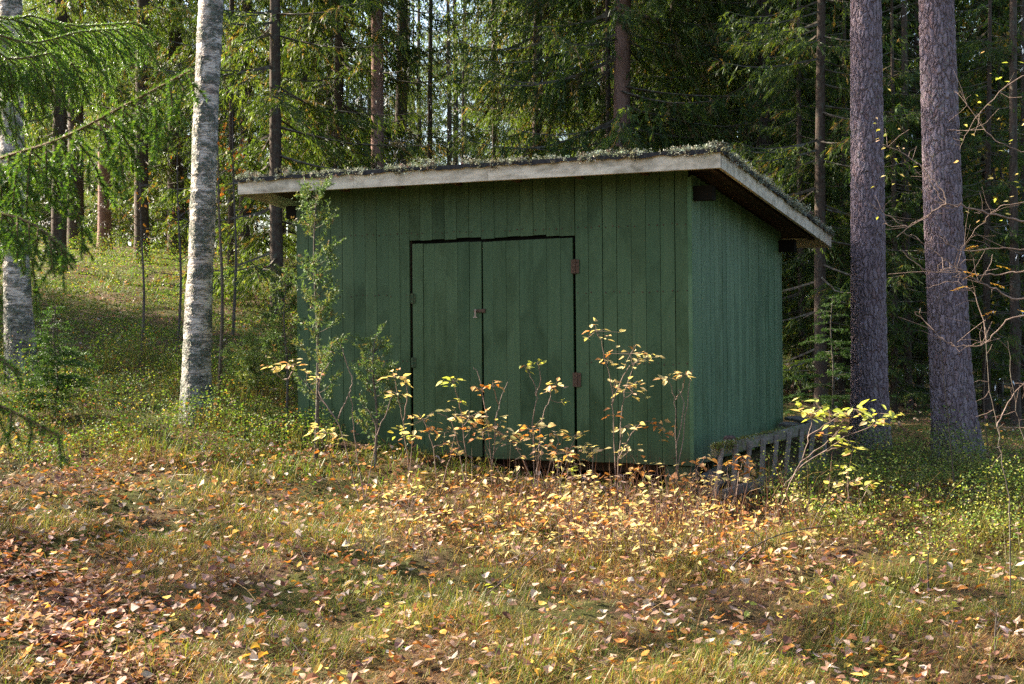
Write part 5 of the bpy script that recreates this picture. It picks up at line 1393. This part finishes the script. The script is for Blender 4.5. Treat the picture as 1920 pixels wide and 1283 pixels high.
# fallen leaves: the largest are single pieces of the ground, the rest one layer
LT = [(0.27, 0.155, 0.115), (0.40, 0.27, 0.20), (0.50, 0.39, 0.31), (0.15, 0.075, 0.055), (0.46, 0.21, 0.05), (0.56, 0.36, 0.08), (0.28, 0.12, 0.06)]
LW = [3, 3, 2, 2.2, 1.6, 1.0, 1.5]
def leaf_pos(n, x0, x1, y0, y1, on_path):
    x, y = scatter(n, x0, x1, y0, y1)
    pd = path_dist(x, y)
    k_ = R.random(len(x)) < (np.where(pd < 0.35, 1.0, 0.58) if on_path else 1) * np.clip(0.3 + vnoise(x, y, 2.1, 6), 0, 1); x, y = x[k_], y[k_]
    return x, y
x, y = leaf_pos(23000, -4.8, 4.6, 5.6, 11.4, True)
o_ = np.argsort(y); x, y = x[o_], y[o_]
big = 300
for a, b_ in zip(x[:big], y[:big]):
    s_ = random.uniform(0.032, 0.062)
    o = put_leaf(ground, (a, b_, gz1(a, b_) + random.uniform(0.02, 0.085)), s_, random.choice(FALLEN), random, 'fallen_leaf', 0.4)
    o.rotation_euler = (random.gauss(0, 0.4) + (math.pi if random.random() < 0.4 else 0), random.gauss(0, 0.35), random.uniform(0, 6.28))
def leaf_layer(x, y, size, lift, name, parent=None, tilt=0.4, pal=None):
    n = len(x); z = gz(x, y) + R.uniform(0.004, lift, n)
    az = R.uniform(0, 6.28, n); s_ = size * R.uniform(0.7, 1.3, n)
    f = np.stack([np.cos(az), np.sin(az), R.normal(0, tilt, n)], 1); sd = np.stack([-np.sin(az), np.cos(az), R.normal(0, tilt, n)], 1)
    up = np.array([0, 0, 1.0]); c = np.stack([x, y, z], 1); w = R.uniform(0.3, 0.46, n)[:, None]; fold = R.normal(0.08, 0.14, n)[:, None]; cu = R.normal(0.05, 0.14, n)[:, None]; s_ = s_[:, None]
    V = np.stack([c - f * s_ * .5 + up * s_ * cu, c - f * s_ * .2 + sd * s_ * w * .85 + up * s_ * fold, c + f * s_ * .15 + sd * s_ * w * .75 + up * s_ * fold, c + f * s_ * .55 + up * s_ * cu * 1.3,
                  c + f * s_ * .15 - sd * s_ * w * .75 + up * s_ * fold, c - f * s_ * .2 - sd * s_ * w * .85 + up * s_ * fold, c], 1).reshape(-1, 3)
    i = np.arange(n) * 7
    cc = np.repeat(pick(R, *(pal or (LT, LW)), n, 0.16), 7, 0)
    g = Geo()
    g.add(V, np.concatenate([np.stack([i, i + 1, i + 6], 1)] + [np.stack([i + k_, i + k_ + 1, i + 6], 1) for k_ in range(1, 5)] + [np.stack([i + 5, i, i + 6], 1)]), cc)
    o = link(name, g.mesh(name, M['litter']), parent); return tag(o, kind='stuff')
leaf_layer(x[big:], y[big:], 0.050, 0.11, 'fallen_leaves', None, 0.3)
x, y = scatter(15000, -4.8, 0.4, 5.2, 9.8); pd = path_dist(x, y); k_ = R.random(len(x)) < np.exp(-(pd / 0.42) ** 2)
leaf_layer(x[k_], y[k_], 0.045, 0.03, 'fallen_leaves', None, 0.2, ([(0.24, 0.125, 0.095), (0.34, 0.20, 0.155), (0.16, 0.075, 0.06), (0.42, 0.29, 0.23), (0.38, 0.17, 0.06)], [3, 3, 2.5, 1, 1]))
x, y = scatter(5200, -11, 9, 11, 24); leaf_layer(x, y, 0.05, 0.16, 'fallen_leaves')
# needle and crumb layer of the floor itself
x, y = scatter(42000, -5, 8, 5.4, 16); n = len(x)
D = R.normal(size=(n, 3)); D[:, 2] *= 0.25
V, Fq = rhombs(np.stack([x, y, gz(x, y) + R.uniform(0.002, 0.02, n)], 1), D, R.uniform(0.012, 0.05, n), R.uniform(0.003, 0.016, n), R)
g = Geo(); g.add(V, Fq, np.repeat(pick(R, [(0.22, 0.12, 0.06), (0.12, 0.06, 0.035), (0.34, 0.21, 0.12), (0.09, 0.10, 0.03)], [3, 3, 1.5, 1.5], n), 4, 0))
tag(link('forest_litter', g.mesh('forest_litter', M['litter'])), kind='stuff')

# ------------------------------------------------------------------ foreground wood: curved root, dead twig stump
q_ = ground_hit(850, 1190); dq = float(q_[1])
pts = np.array([P(815, 1196, dq), P(828, 1180, dq), P(848, 1175, dq + .03), P(872, 1180, dq + .05), P(890, 1202, dq + .05)])
pts[0][2] -= 0.02; pts[-1][2] -= 0.03
g = Geo(); g.add(*tube(smooth_path(pts - q_, 18), np.r_[np.linspace(0.008, 0.014, 9), np.linspace(0.014, 0.009, 9)], 8))
o = link('root', g.mesh('root', M['dead'], True)); o.location = q_; tag(o, 'curved grey root arching out of the foreground grass', 'root')
q_ = ground_hit(787, 1165); dq = float(q_[1])
st_ = thing('dead_twig', 'forked dark dead twig standing left of the curved root', 'twig', q_)
g = Geo()
for pp in ([(800, 1190), (790, 1160), (778, 1128), (786, 1115)], [(803, 1185), (820, 1150), (830, 1122)], [(800, 1188), (850, 1160), (868, 1138)]):
    c = np.array([P(a, b_, dq) for a, b_ in pp]); g.add(*tube(smooth_path(c, 10) - q_, np.linspace(0.006, 0.002, 10), 5))
link('stem', g.mesh('stem', M['dark_twig'], True), st_)
def ftwig(lab, pp, r=0.004, mat='dark_twig', name='twig'):
    q = ground_hit(*pp[0]); d0 = float(q[1])
    c = np.array([P(a, b_, d0 + 0.1 * i) for i, (a, b_) in enumerate(pp)])
    g = Geo(); g.add(*tube(smooth_path(c, 14) - q, np.linspace(r, r * 0.5, 14), 5))
    o = link(name, g.mesh(name, M[mat], True)); o.location = q; tag(o, lab, 'twig')
ftwig('long pale grass stalk slanting down the foreground left of centre', [(605, 1118), (570, 1045), (545, 975), (513, 935)], 0.0025, 'twig', 'grass_stalk')
ftwig('long pale stalk slanting at the bottom left of centre', [(598, 1283), (560, 1220), (510, 1160)], 0.0025, 'twig', 'grass_stalk')
ftwig('long dark fallen branch slanting up to the right below the fence', [(1345, 1095), (1400, 1035), (1470, 1000), (1560, 985)], 0.006)
ftwig('thin fallen stick leaning from the thicket down to the grass', [(905, 1120), (980, 1060), (1040, 1010), (1075, 1000)], 0.004, 'twig')
